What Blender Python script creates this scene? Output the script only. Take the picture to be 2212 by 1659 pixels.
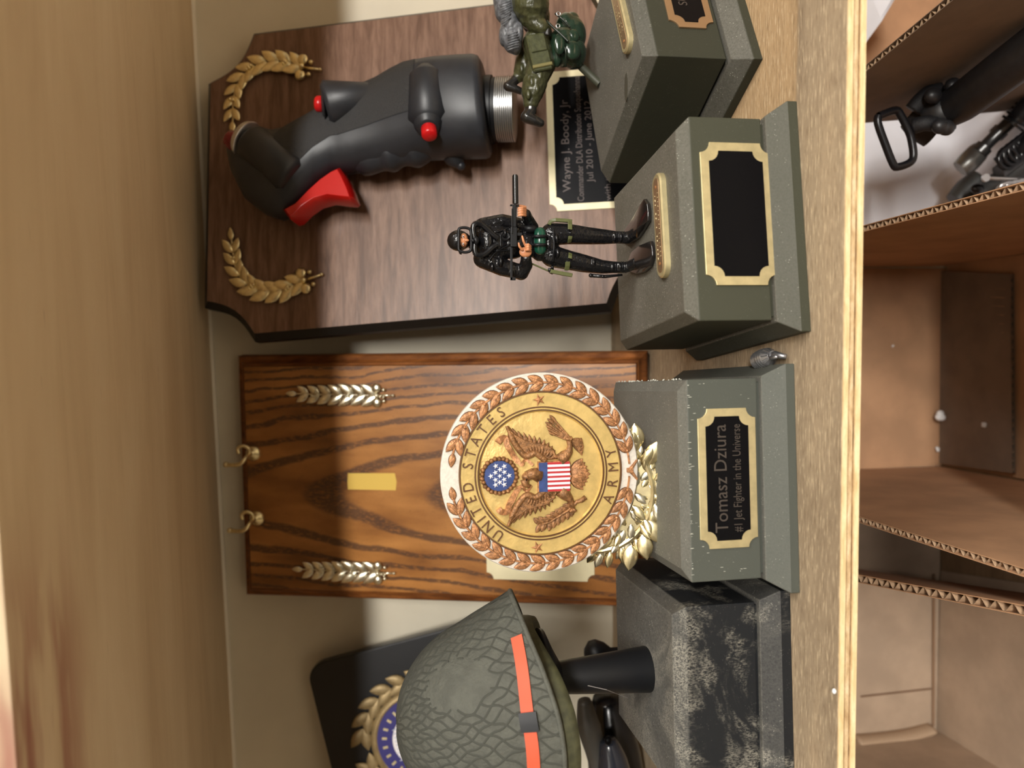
import bpy, bmesh, math, random
from mathutils import Vector, Matrix, noise
random.seed(7)
for o in list(bpy.data.objects): bpy.data.objects.remove(o)
SC = bpy.context.scene
COL = SC.collection
V = Vector
PI = math.pi
# ------------------------------------------------------------------ camera (metres; x right, y into the shelf, z up)
CP = V((0.0, -0.560479, 0.165041))
CR = V((0.998016, 0.058853, -0.02236)); CD = V((-0.012815, -0.157823, -0.987384)); CF = V((-0.06164, 0.985712, -0.156756))
cam = bpy.data.cameras.new('camera'); cam.sensor_width = 36.0; cam.lens = 1661.0/2212.0*36.0
cam.clip_start = 0.005; cam.clip_end = 50
cam.dof.use_dof = True; cam.dof.focus_distance = 0.36; cam.dof.aperture_fstop = 8.0
co = bpy.data.objects.new('camera', cam); COL.objects.link(co)
Rm = Matrix((CD, CR, -CF)).transposed().to_4x4()
co.matrix_world = Matrix.Translation(CP) @ Rm
SC.camera = co
SC.view_settings.view_transform = 'Standard'; SC.view_settings.look = 'None'
SC.view_settings.gamma = 1.0; SC.view_settings.use_curve_mapping = False
SC.view_settings.exposure = 0.0
# ------------------------------------------------------------------ light: room ambience and ceiling fittings in front of the shelf
w = bpy.data.worlds.new('world'); SC.world = w; w.use_nodes = True
bg = w.node_tree.nodes['Background']; bg.inputs[0].default_value = (1.0, 0.90, 0.78, 1); bg.inputs[1].default_value = 0.10
def area(name, loc, target, sx, sy, power, col):
    l = bpy.data.lights.new(name, 'AREA'); l.shape = 'RECTANGLE'; l.size = sx; l.size_y = sy; l.energy = power; l.color = col
    o = bpy.data.objects.new(name, l); COL.objects.link(o); o.location = loc
    o.rotation_euler = (V(target)-V(loc)).to_track_quat('-Z', 'Y').to_euler()
    return o
area('ceiling_light', (0.75, -3.3, 1.33), (0, 0, .1), 1.2, 0.14, 104, (1.0, 0.965, 0.91))
area('ceiling_light', (-0.9, -1.5, 1.36), (-.5, -1.2, -1), 1.2, 0.3, 2, (1.0, 0.965, 0.91))
area('ceiling_light', (1.2, -1.3, 1.36), (1.0, -1.2, -1), 1.2, 0.3, 40, (1.0, 0.965, 0.91))
# ------------------------------------------------------------------ picking world points at a known depth / height
def ray(X, Y):
    return CF + CR*((1659-Y-829.5)/1661.0) + CD*((X-1106.0)/1661.0)
def UP(X, Y, p0, n):
    k = ray(X, Y); n = V(n); return CP + k*((V(p0)-CP).dot(n)/k.dot(n))
def UY(X, Y, y): return UP(X, Y, (0, y, 0), (0, 1, 0))
def UZ(X, Y, z): return UP(X, Y, (0, 0, z), (0, 0, 1))
def frame(o, x, n):
    x = V(x).normalized(); n = V(n).normalized(); y = n.cross(x).normalized(); x = y.cross(n)
    M = Matrix((x, y, n)).transposed().to_4x4(); M.translation = V(o); return M
def PF(X, Y, M, h=0.0):      # pixel -> local coordinates on the plane at height h of frame M
    n = M.col[2].xyz; p = UP(X, Y, M.translation + n*h, n); return M.inverted() @ p
# ------------------------------------------------------------------ materials
def srgb(r, g, b, a=1):
    f = lambda c: (c/255/12.92) if c/255 <= .04045 else ((c/255+.055)/1.055)**2.4
    return (f(r), f(g), f(b), a)
class NT:
    def __init__(s, name):
        s.m = bpy.data.materials.new(name); s.m.use_nodes = True; s.t = s.m.node_tree; s.b = s.t.nodes['Principled BSDF']
        s.co = s.n('ShaderNodeTexCoord'); s.geo = s.n('ShaderNodeNewGeometry')
    def n(s, k, **kw):
        x = s.t.nodes.new(k)
        for a, v in kw.items(): setattr(x, a, v)
        return x
    def l(s, a, b): s.t.links.new(a, b)
    def map(s, scale=(1,1,1), loc=(0,0,0), rot=(0,0,0), src=None):
        m = s.n('ShaderNodeMapping'); m.inputs['Scale'].default_value = scale; m.inputs['Location'].default_value = loc; m.inputs['Rotation'].default_value = rot
        s.l(src or s.geo.outputs['Position'], m.inputs[0]); return m.outputs[0]
    def noise(s, vec, scale, detail=3, rough=.55, dist=0):
        x = s.n('ShaderNodeTexNoise'); x.inputs['Scale'].default_value = scale; x.inputs['Detail'].default_value = detail
        x.inputs['Roughness'].default_value = rough; x.inputs['Distortion'].default_value = dist; s.l(vec, x.inputs['Vector']); return x.outputs[0]
    def ramp(s, fac, stops):
        r = s.n('ShaderNodeValToRGB'); e = r.color_ramp.elements
        while len(e) < len(stops): e.new(.5)
        for i, (p, c) in enumerate(stops): e[i].position = p; e[i].color = c if len(c) == 4 else (*c, 1)
        s.l(fac, r.inputs[0]); return r.outputs[0]
    def mix(s, fac, a, b, bt='MIX'):
        x = s.n('ShaderNodeMix', data_type='RGBA', blend_type=bt)
        for i, v in ((0, fac), (6, a), (7, b)):
            if hasattr(v, 'is_linked'): s.l(v, x.inputs[i])
            else: x.inputs[i].default_value = v
        return x.outputs[2]
    def math(s, op, a, b=0.0, clamp=False):
        x = s.n('ShaderNodeMath', operation=op, use_clamp=clamp)
        for i, v in ((0, a), (1, b)):
            if hasattr(v, 'is_linked'): s.l(v, x.inputs[i])
            else: x.inputs[i].default_value = v
        return x.outputs[0]
    def smooth(s, v, a, b):
        x = s.n('ShaderNodeMapRange'); x.interpolation_type = 'SMOOTHSTEP'; x.inputs[1].default_value = a; x.inputs[2].default_value = b
        s.l(v, x.inputs[0]); return x.outputs[0]
    def bump(s, h, strength, dist=.001):
        x = s.n('ShaderNodeBump'); x.inputs['Strength'].default_value = strength; x.inputs['Distance'].default_value = dist
        s.l(h, x.inputs['Height']); s.l(x.outputs[0], s.b.inputs['Normal'])
    def set(s, **kw):
        for k, v in kw.items():
            i = s.b.inputs[k.replace('_', ' ')]
            if hasattr(v, 'is_linked'): s.l(v, i)
            else: i.default_value = v
        return s.m
BW = ((0, (0,0,0)), (1, (1,1,1)))
def plain(name, c, rough=.5, metal=0, spec=.5, var=0, vs=60, bump=0, bs=400, coat=0):
    t = NT(name)
    base = c
    if var:
        n = t.noise(t.map(), vs, 4)
        base = t.mix(t.smooth(n, .3, .7), tuple(x*(1-var) for x in c[:3])+(1,), tuple(min(1, x*(1+var)) for x in c[:3])+(1,))
    if bump: t.bump(t.noise(t.map(), bs, 3), bump, .0006)
    return t.set(Base_Color=base, Roughness=rough, Metallic=metal, Specular_IOR_Level=spec, Coat_Weight=coat)
def specks(t, scale, thr):
    v = t.n('ShaderNodeTexVoronoi'); v.inputs['Scale'].default_value = scale; v.inputs['Randomness'].default_value = 1
    t.l(t.map(), v.inputs['Vector'])
    n = t.noise(t.map(loc=(3,1,2)), scale*.21, 2)
    a = t.math('LESS_THAN', v.outputs['Distance'], thr)
    return t.math('MULTIPLY', a, t.math('GREATER_THAN', n, .55))
def plinth_mat(name, base, dustc, amount=.8, black=False):
    t = NT(name)
    sep = t.n('ShaderNodeSeparateXYZ'); t.l(t.geo.outputs['Normal'], sep.inputs[0])
    up = t.smooth(sep.outputs[2], .25, .95)
    cloud = t.noise(t.map(), 45, 5, .65)
    grain = t.noise(t.map(), 1150, 3, .75)
    d = t.math('MULTIPLY', up, t.math('ADD', t.math('MULTIPLY', cloud, .5), amount-.25), True)
    d = t.math('ADD', d, t.math('MULTIPLY', t.math('SUBTRACT', grain, .5), t.math('MULTIPLY', up, 1.5)), True)
    c = t.mix(d, base, dustc)
    if black:
        p = t.noise(t.map((1, .8, 1.1), (.41, .1, .25)), 24, 5, .65, 1.0)
        st = t.noise(t.map((1, 1, .4)), 1700, 3, .75)
        f = t.math('MULTIPLY', t.smooth(p, .48, .63), t.smooth(st, .40, .62))
        c = t.mix(t.math('MULTIPLY', f, .62), c, srgb(165, 160, 146))
    c = t.mix(t.math('MULTIPLY', t.math('MULTIPLY', specks(t, 900, .17), t.math('ADD', up, .12)), .8, True), c, srgb(178, 178, 165))
    t.bump(t.noise(t.map(), 900, 2), .15, .0004)
    return t.set(Base_Color=c, Roughness=.62, Specular_IOR_Level=.35)
def wood(name, c1, c2, c3, sc=(1,1,1), scale=30, fine=400, rough=.55, bump=.25, stops=(.3,.5,.72)):
    t = NT(name)
    a = t.noise(t.map(sc), scale, 6, .6, .4); b = t.noise(t.map(sc), fine, 3, .6)
    c = t.ramp(a, ((stops[0], c1), (stops[1], c2), (stops[2], c3)))
    c = t.mix(t.math('MULTIPLY', t.smooth(b, .45, .75), .45), c, c1)
    t.bump(b, bump, .0005)
    return t.set(Base_Color=c, Roughness=rough, Specular_IOR_Level=.35)
GOLD = plain('gold_metal', (0.93, 0.78, 0.46, 1), .30, 1, var=.12, vs=300)
PALEGOLD = plain('pale_gold_metal', (0.90, 0.84, 0.66, 1), .28, 1, var=.12, vs=300)
BRASS = plain('brushed_brass', srgb(206, 192, 148), .45, .7, var=.1, vs=200)
BRASSC = plain('copper_toned_plate', srgb(176, 146, 112), .38, .75)
CREAMB = plain('cream_plate_border', srgb(226, 216, 178), .45, .2, var=.06)
BLKP = plain('black_plate', (.003, .003, .004, 1), .3, spec=.1)
ENGR = plain('engraved_letter', srgb(66, 58, 52), .5)
ENGR2 = plain('engraved_letter_dim', srgb(84, 72, 68), .5)
COPPER = plain('copper_paint', srgb(180, 128, 86), .42, .35, var=.4, vs=700, bump=.6, bs=1500)
BRONZE = plain('bronze_paint', srgb(146, 104, 66), .42, .4, var=.45, vs=700, bump=.6, bs=1500)
SEALGOLD = plain('seal_gold', srgb(218, 188, 120), .38, .40, var=.12, vs=160, bump=.35, bs=500)
STONE = plain('speckled_white_stone', srgb(216, 208, 196), .6, var=.09, vs=900)
BLUE = plain('seal_blue', srgb(52, 70, 122), .5, var=.2, vs=300)
RED = plain('seal_red', srgb(176, 44, 50), .5); WHITE = plain('seal_white', srgb(236, 232, 232), .5)
DKBR = plain('dark_letter_brown', srgb(92, 60, 34), .5)
BUTTON = plain('red_button_plastic', srgb(196, 22, 26), .28); TRIG = plain('red_trigger_plastic', srgb(190, 20, 18), .22, coat=.3)
GRIP = plain('black_grip_plastic', srgb(40, 42, 47), .42, spec=.5, var=.15, vs=80, bump=.06, bs=1500)
GRIPR = plain('ribbed_grip_panel', srgb(46, 46, 47), .62, bump=1.0, bs=1400)
STEEL = plain('threaded_steel', (.62, .62, .62, 1), .3, 1); SILV = plain('silver_metal', (.72, .72, .74, 1), .3, 1, var=.1)
PEWTER = plain('pewter', (.42, .42, .44, 1), .38, .9, var=.15, vs=600)
GLOSSB = plain('gloss_black_paint', (.006, .006, .007, 1), .22, spec=.45, coat=.1)
WETS = plain('glossy_black_suit', (.006, .006, .007, 1), .2, spec=.5, bump=.9, bs=420)
DULLG = plain('dull_gilt', srgb(150, 130, 92), .5, .45, var=.15, vs=200); BLKM = plain('black_satin', srgb(17, 18, 21), .45, spec=.35)  # gilt darkened in its colour for the shade the medallion stands in
SKIN = plain('figurine_skin', srgb(196, 132, 92), .4, var=.1, vs=800)
OLIVE = plain('olive_strap', srgb(88, 92, 56), .35); GREENB = plain('green_bottle', srgb(20, 70, 54), .25, coat=.4)
FATIG = plain('green_fatigues', srgb(60, 61, 38), .32, var=.35, vs=350, bump=.7, bs=380)
PACKG = plain('grey_pack', srgb(92, 94, 98), .4, var=.45, vs=450); RUCK = plain('dark_green_rucksack', srgb(30, 48, 35), .2, var=.2, vs=250, coat=.2)
POUCH = plain('olive_pouch', srgb(68, 71, 46), .35, var=.25, vs=500, bump=.3, bs=600)
ORANGE = plain('orange_band', srgb(208, 86, 54), .6, var=.05)
HELM = plain('helmet_olive_grey', srgb(80, 81, 73), .75, var=.14, vs=150, bump=.9, bs=700)
NETM = plain('helmet_net_cord', srgb(62, 63, 56), .8)  # darker than the shell: shade of the net's grooves put in the cord colour
LINER = plain('liner_olive', srgb(64, 64, 42), .6, var=.35, vs=200)
TAPE = plain('yellow_tape', srgb(222, 186, 84), .6)
WALL = plain('cream_wall_paint', srgb(214, 205, 184), .55, var=.05, vs=14)
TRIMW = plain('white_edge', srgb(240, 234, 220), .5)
PAPER = plain('white_paper', srgb(226, 226, 232), .7, var=.04, vs=25)
FOAM = plain('white_foam', srgb(240, 240, 240), .7)
CARDL = plain('cardboard_pale', srgb(176, 154, 132), .8, var=.1, vs=30, bump=.1)
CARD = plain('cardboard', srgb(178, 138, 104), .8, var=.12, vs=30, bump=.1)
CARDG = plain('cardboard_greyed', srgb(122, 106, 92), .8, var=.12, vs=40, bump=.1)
CARDE = plain('cardboard_edge', srgb(176, 146, 116), .85, var=.2, vs=500)
STRAPB = plain('black_rubber', srgb(34, 34, 36), .42, var=.2, vs=200); WIREB = plain('black_wire', srgb(26, 26, 30), .3, .3)
GUNM = plain('gunmetal', (.12, .12, .12, 1), .3, .8); PLQB = plain('black_lacquer', (.008, .009, .011, 1), .3)
WEDGE = plain('black_bevel_paint', srgb(14, 14, 15), .42)
PM_S = plinth_mat('sage_grey_plinth_paint', srgb(76, 79, 72), srgb(118, 116, 109), .6)
PM_D = plinth_mat('olive_plinth_paint', srgb(60, 61, 48), srgb(112, 108, 100), .62)
PM_P = plinth_mat('dark_olive_plinth_paint', srgb(48, 49, 38), srgb(110, 107, 100), .62)
PM_H = plinth_mat('black_plinth_paint', srgb(22, 24, 27), srgb(112, 110, 104), .62, True)
def shelf_mat(name, c1, c2, c3, seed, red=False):
    t = NT(name)
    a = t.noise(t.map((1, 7, 7), (seed, 0, 0)), 5, 7, .6, .6); b = t.noise(t.map((1, 22, 22), (seed, 0, 0)), 22, 5, .7)
    c = t.ramp(a, ((.28, c1), (.5, c2), (.72, c3)))
    if not red:
        sp = t.n('ShaderNodeSeparateXYZ'); t.l(t.geo.outputs['Position'], sp.inputs[0])
        edge = t.math('ADD', sp.outputs[1], t.math('MULTIPLY', t.math('SUBTRACT', t.noise(t.map((1, 1, 1)), 12, 3), .5), .012))
        tan = t.math('MULTIPLY', t.smooth(edge, -.266, -.2635), t.smooth(sp.outputs[0], -.02, .06))
        c = t.mix(t.math('MULTIPLY', tan, .8), c, t.mix(1.0, c, srgb(255, 234, 204), 'MULTIPLY'))
        c = t.mix(t.math('MULTIPLY', tan, .35), c, srgb(200, 172, 134))
    c = t.mix(t.math('MULTIPLY', t.smooth(b, .56, .72), .4 if not red else .12), c, srgb(212, 190, 156))
    d = t.noise(t.map((1, 12, 12), (seed+2, 0, 0)), 30, 3, .6)
    c = t.mix(t.math('MULTIPLY', t.smooth(d, .70, .76), .5 if not red else .3), c, srgb(92, 72, 54))
    if red:
        g = t.noise(t.map((1, 5, 5), (seed+.3, .1, 0)), 9, 3, .6)
        sx = t.n('ShaderNodeSeparateXYZ'); t.l(t.geo.outputs['Position'], sx.inputs[0])
        m = t.math('MULTIPLY', t.math('MULTIPLY', t.smooth(sx.outputs[0], -.05, -.13), t.smooth(sx.outputs[1], -.23, -.28)), t.smooth(g, .42, .58))
        c = t.mix(t.math('MULTIPLY', m, .75), c, srgb(140, 72, 66))
    if not red:
        fl = t.noise(t.map((30, 210, 210), (seed, 0, 0)), 5, 4, .6)
        c = t.mix(t.math('MULTIPLY', t.smooth(fl, .53, .66), .5), c, srgb(226, 204, 170)); c = t.mix(t.math('MULTIPLY', t.smooth(fl, .46, .34), .45), c, srgb(108, 86, 64))
        b = fl
    t.bump(b, .3, .0006)
    return t.set(Base_Color=c, Roughness=.6, Specular_IOR_Level=.3)
SHELFM = shelf_mat('weathered_plywood', srgb(138, 120, 98), srgb(164, 145, 120), srgb(186, 162, 132), 1.3)
SHELFU = shelf_mat('upper_plywood', srgb(192, 170, 138), srgb(206, 186, 154), srgb(214, 196, 166), 4.1, True)
PLY1 = wood('pale_ply', srgb(206, 172, 122), srgb(232, 206, 158), srgb(242, 224, 184), (1, 1, 6), 60, 500)
PLY2 = wood('dark_ply', srgb(84, 60, 38), srgb(132, 100, 66), srgb(196, 166, 124), (1, 1, 3), 90, 600)
PLY3 = wood('middle_ply', srgb(170, 138, 98), srgb(208, 180, 138), srgb(232, 212, 176), (1, 1, 4), 120, 700)
WALNUT = wood('walnut_veneer', srgb(92, 66, 51), srgb(119, 90, 73), srgb(136, 106, 88), (1, 9, 14), 16, 70, .36, .1, (.34, .5, .66))
def oak():
    t = NT('dark_grained_oak')
    sx = t.n('ShaderNodeSeparateXYZ'); t.l(t.geo.outputs['Position'], sx.inputs[0])
    wob = t.math('MULTIPLY', t.math('SUBTRACT', t.noise(t.map((1, 1, .45)), 22, 4, .55), .5), .018)
    x = t.math('ADD', t.math('ADD', sx.outputs[0], .104), wob)
    x2 = t.math('MULTIPLY', x, x)
    zc = t.math('MULTIPLY', t.math('ADD', x2, .0006), 32.0)                 # parabolic cathedral arches, peak upward
    ph = t.math('ADD', t.math('MULTIPLY', sx.outputs[2], .36), zc)
    s_ = t.math('SINE', t.math('MULTIPLY', ph, 215.0))
    pores = t.noise(t.map((12, 12, 1.1)), 75, 4, .7); fine = t.noise(t.map((30, 30, 1.0)), 60, 3, .6)
    band = t.noise(t.map((4, 4, .6)), 14, 3, .5)
    c = t.ramp(band, ((.3, srgb(122, 76, 32)), (.5, srgb(156, 102, 48)), (.72, srgb(186, 128, 66))))
    f = t.math('MULTIPLY', t.smooth(s_, .2, .85), t.smooth(t.math('ADD', pores, t.math('MULTIPLY', band, .3)), .48, .66))
    c = t.mix(t.math('MULTIPLY', f, .8), c, srgb(64, 42, 34))
    c = t.mix(t.math('MULTIPLY', t.smooth(fine, .56, .74), .35), c, srgb(84, 50, 26))
    return t.set(Base_Color=c, Roughness=.30, Specular_IOR_Level=.5, Coat_Weight=.2)
OAK = oak(); OAKE = wood('oak_moulding', srgb(80, 42, 20), srgb(122, 72, 34), srgb(150, 92, 46), (8, 8, 1.2), 24, 200, .28, .1)
# ------------------------------------------------------------------ object helpers
def link(o, name, parent, **props):
    COL.objects.link(o)
    for k, v in props.items():
        if v is not None: o[k] = v
    return o
def wp(o):
    p = V(o.location); q = o.parent
    while q: p += q.location; q = q.parent
    return p
def thing(name, label, cat, loc, group=None):
    o = bpy.data.objects.new(name, None); o.empty_display_size = .01; COL.objects.link(o); o.location = loc
    o['label'] = label; o['category'] = cat
    if group: o['group'] = group
    return o
class MB:
    def __init__(s): s.v = []; s.f = []; s.mi = []
    def add(s, vs, fs, M=None, mi=0):
        k = len(s.v); s.v += [(M @ V(p)) if M is not None else V(p) for p in vs]; s.f += [tuple(i+k for i in f) for f in fs]; s.mi += [mi]*len(fs); return s
    def build(s, name, mat, parent=None, smooth=False, bevel=0, seg=2, sub=0, auto=None, **props):
        c = V((0,0,0))
        lo = V([min(p[i] for p in s.v) for i in range(3)]); hi = V([max(p[i] for p in s.v) for i in range(3)]); c = (lo+hi)/2
        me = bpy.data.meshes.new(name); me.from_pydata([p-c for p in s.v], [], s.f)
        mats = mat if isinstance(mat, (list, tuple)) else [mat]
        for m in mats: me.materials.append(m)
        if len(mats) > 1: me.polygons.foreach_set('material_index', s.mi)
        bm = bmesh.new(); bm.from_mesh(me); bmesh.ops.remove_doubles(bm, verts=bm.verts, dist=1e-7); bmesh.ops.recalc_face_normals(bm, faces=bm.faces); bm.to_mesh(me); bm.free()
        if smooth: me.polygons.foreach_set('use_smooth', [True]*len(me.polygons))
        o = bpy.data.objects.new(name, me); link(o, name, parent, **props)
        if parent: o.parent = parent; o.location = c - wp(parent)
        else: o.location = c
        if smooth and auto: me.set_sharp_from_angle(angle=math.radians(auto))
        if bevel:
            b = o.modifiers.new('b', 'BEVEL'); b.width = bevel; b.segments = seg; b.limit_method = 'ANGLE'; b.angle_limit = math.radians(35)
        if sub: m = o.modifiers.new('s', 'SUBSURF'); m.levels = m.render_levels = sub
        return o
    def box(s, a, b, M=None, mi=0):
        x0,y0,z0 = a; x1,y1,z1 = b
        return s.add([(x0,y0,z0),(x1,y0,z0),(x1,y1,z0),(x0,y1,z0),(x0,y0,z1),(x1,y0,z1),(x1,y1,z1),(x0,y1,z1)],
            [(0,3,2,1),(4,5,6,7),(0,1,5,4),(1,2,6,5),(2,3,7,6),(3,0,4,7)], M, mi)
    def prism(s, pl, z0, z1, M=None, mi=0, inset=0, iz=None):      # polygon in x,y extruded in z; optional bevelled top
        n = len(pl)
        rings = [[(p[0], p[1], z0) for p in pl]]
        if inset:
            rings.append([(p[0], p[1], z1-(iz or inset)) for p in pl]); q = offset(pl, inset); rings.append([(p[0], p[1], z1) for p in q])
        else: rings.append([(p[0], p[1], z1) for p in pl])
        vs = [p for r in rings for p in r]; fs = [tuple(reversed(range(n)))]
        for k in range(len(rings)-1):
            for i in range(n): j = (i+1) % n; fs.append((k*n+i, k*n+j, (k+1)*n+j, (k+1)*n+i))
        fs.append(tuple(range((len(rings)-1)*n, len(rings)*n)))
        return s.add(vs, fs, M, mi)
    def tube(s, path, rad, n=8, M=None, mi=0, cap=True, flat=1.0):
        P = [V(p) for p in path]; R = rad if isinstance(rad, (list, tuple)) else [rad]*len(P); vs = []; fs = []
        up = None
        for i, p in enumerate(P):
            t = (P[min(i+1, len(P)-1)]-P[max(i-1, 0)]).normalized()
            if up is None: up = V((0,0,1)) if abs(t.z) < .8 else V((1,0,0))
            a = t.cross(up).normalized(); b = a.cross(t).normalized(); up = b
            for k in range(n): th = 2*PI*k/n; vs.append(p + a*math.cos(th)*R[i] + b*math.sin(th)*R[i]*flat)
        for i in range(len(P)-1):
            for k in range(n): j = (k+1) % n; fs.append((i*n+k, i*n+j, (i+1)*n+j, (i+1)*n+k))
        if cap: fs.append(tuple(reversed(range(n)))); fs.append(tuple(range((len(P)-1)*n, len(P)*n)))
        return s.add(vs, fs, M, mi)
    def lathe(s, prof, M=None, n=32, mi=0, sx=1, sy=1, cap=True):           # profile (r, z) round local z
        vs = []; fs = []
        for r, z in prof:
            for k in range(n): th = 2*PI*k/n; vs.append((r*math.cos(th)*sx, r*math.sin(th)*sy, z))
        m = len(prof)
        for i in range(m-1):
            for k in range(n): j = (k+1) % n; fs.append((i*n+k, i*n+j, (i+1)*n+j, (i+1)*n+k))
        if cap and prof[0][0] > 1e-9: fs.append(tuple(reversed(range(n))))
        if cap and prof[-1][0] > 1e-9: fs.append(tuple(range((m-1)*n, m*n)))
        return s.add(vs, fs, M, mi)
    def ell(s, c, r, M=None, n=16, m=10, mi=0):
        vs = []; fs = []; r = (r, r, r) if not isinstance(r, (tuple, list)) else r
        for i in range(m+1):
            ph = PI*i/m
            for k in range(n): th = 2*PI*k/n; vs.append((c[0]+r[0]*math.sin(ph)*math.cos(th), c[1]+r[1]*math.sin(ph)*math.sin(th), c[2]+r[2]*math.cos(ph)))
        for i in range(m):
            for k in range(n): j = (k+1) % n; fs.append((i*n+k, (i+1)*n+k, (i+1)*n+j, i*n+j))
        return s.add(vs, fs, M, mi)
    def loft(s, secs, M=None, cap=True, mi=0):
        n = len(secs[0]); vs = [p for c in secs for p in c]; fs = []
        for i in range(len(secs)-1):
            for k in range(n): j = (k+1) % n; fs.append((i*n+k, i*n+j, (i+1)*n+j, (i+1)*n+k))
        if cap: fs.append(tuple(reversed(range(n)))); fs.append(tuple(range((len(secs)-1)*n, len(secs)*n)))
        return s.add(vs, fs, M, mi)
def offset(pl, d):
    n = len(pl); out = []; ar = sum(pl[i][0]*pl[(i+1) % n][1]-pl[(i+1) % n][0]*pl[i][1] for i in range(n)); sg = 1 if ar > 0 else -1
    for i in range(n):
        p = V(pl[i][:2]); a = (p-V(pl[i-1][:2])); b = (V(pl[(i+1) % n][:2])-p)
        if a.length < 1e-9 or b.length < 1e-9: out.append(tuple(p)); continue
        a.normalize(); b.normalize(); na = V((-a.y, a.x))*sg; nb = V((-b.y, b.x))*sg
        out.append(tuple(p+(na+nb)*(d/max(1+na.dot(nb), .35))))
    return out
def inst(name, mesh, M, parent, **props):           # share mesh data; M is a world matrix
    o = bpy.data.objects.new(name, mesh); link(o, name, parent, **props)
    o.parent = parent; o.matrix_basis = Matrix.Translation(-wp(parent)) @ M; return o
def cat(pts, n=6):                                  # Catmull-Rom resample
    P = [V(p) for p in pts]; out = []
    for i in range(len(P)-1):
        a = P[max(i-1, 0)]; b = P[i]; c = P[i+1]; d = P[min(i+2, len(P)-1)]
        for k in range(n):
            t = k/n; out.append(.5*((2*b)+(c-a)*t+(2*a-5*b+4*c-d)*t*t+(3*b-3*c+d-a)*t*t*t))
    return out+[P[-1]]
def along(path, n):                                 # n evenly spaced (point, tangent)
    L = [0]
    for i in range(1, len(path)): L.append(L[-1]+(path[i]-path[i-1]).length)
    out = []
    for k in range(n):
        s = L[-1]*k/(n-1); i = max(j for j in range(len(L)) if L[j] <= s+1e-12); i = min(i, len(path)-2)
        f = (s-L[i])/max(L[i+1]-L[i], 1e-9); out.append((path[i].lerp(path[i+1], f), (path[i+1]-path[i]).normalized()))
    return out
def text(name, body, M, size, mat, parent, depth=.0001, ax='CENTER', sx=1.0, bold=0, width=None, **props):
    c = bpy.data.curves.new('t', 'FONT'); c.body = body; c.size = size; c.align_x = ax; c.align_y = 'CENTER'; c.extrude = depth; c.offset = bold; c.resolution_u = 3
    o = bpy.data.objects.new('t', c); COL.objects.link(o); bpy.context.view_layer.update()
    me = bpy.data.meshes.new_from_object(o.evaluated_get(bpy.context.evaluated_depsgraph_get()))
    if width: wd = max(v.co.x for v in me.vertices)-min(v.co.x for v in me.vertices); sx = width/wd
    vs = [(v.co.x*sx, v.co.y, v.co.z) for v in me.vertices]; fs = [tuple(p.vertices) for p in me.polygons]
    bpy.data.objects.remove(o); bpy.data.curves.remove(c); bpy.data.meshes.remove(me)
    b = MB(); b.add(vs, fs, M)
    return b if name is None else b.build(name, mat, parent, **props)
def leafmesh(name, mat, w=.26, h=.14, wash=None):
    rows = [(0, .04), (.12, .55), (.30, .92), (.50, 1.0), (.70, .80), (.88, .40), (1.0, .0)]
    vs = []; fs = []; mi = []
    for t, k in rows:
        q = h*(k+.12)
        vs += [(t, -w*k, 0), (t, -w*k*.82, q*.45), (t, -w*.07*(1-t*.8), q*.38), (t, w*.07*(1-t*.8), q*.38), (t, w*k*.82, q*.45), (t, w*k, 0)]
        vs[-5] = (t, -w*k*.82, q*.42); 
    for i in range(len(rows)-1):
        for k in range(5): a = i*6+k; fs.append((a, a+6, a+7, a+1)); mi.append(1 if (wash and k in (0, 2, 4)) else 0)
    me = bpy.data.meshes.new(name); me.from_pydata(vs, [], fs); me.materials.append(mat)
    if wash: me.materials.append(wash); me.polygons.foreach_set('material_index', mi)
    me.polygons.foreach_set('use_smooth', [True]*len(fs)); return me
WASHC = plain('dark_copper_wash', srgb(92, 58, 36), .6, .2)
LEAFG = leafmesh('leaf', GOLD); LEAFP = leafmesh('leaf', PALEGOLD); LEAFC = leafmesh('leaf', COPPER, .26, .16, WASHC); LEAFB = leafmesh('leaf', BRONZE, .22, .18, WASHC)
def leafM(M, p, ang, L, z=0, tilt=0.0, wscale=1.0):          # leaf at local p in frame M, pointing at angle ang
    return M @ Matrix.Translation((p[0], p[1], z)) @ Matrix.Rotation(ang, 4, 'Z') @ Matrix.Rotation(-tilt, 4, 'Y') @ Matrix.Diagonal((L, L*wscale, L, 1))
def notched(x0, y0, x1, y1, c, k=5):                # plate outline with concave corners, counter-clockwise
    out = []
    for cx, cy, a0 in ((x0, y0, 90), (x1, y0, 180), (x1, y1, 270), (x0, y1, 360)):
        pts = [(cx+c*math.cos(math.radians(a0-90*i/k)), cy+c*math.sin(math.radians(a0-90*i/k))) for i in range(k+1)]
        out += pts
    return out
def rrect(x0, y0, x1, y1, r, k=6):
    out = []
    for cx, cy, a0 in ((x0+r, y0+r, 180), (x1-r, y0+r, 270), (x1-r, y1-r, 0), (x0+r, y1-r, 90)):
        out += [(cx+r*math.cos(math.radians(a0+90*i/k)), cy+r*math.sin(math.radians(a0+90*i/k))) for i in range(k+1)]
    return out
def nameplate(M, x0, y0, x1, y1, parent, border, c=.004, bw=.0035, h=.0008, name='name_plate', bo=None, **pr):
    pl = MB().prism(notched(x0, y0, x1, y1, c), 0, h, M).build(name, border, parent, bevel=.00015, **pr)
    MB().prism(notched(x0+bw, y0+bw, x1-bw, y1-bw, c), h*.5, h*1.25, M).build('plate_inset', BLKP, pl, label='glossy black inset panel')
    return pl
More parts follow.
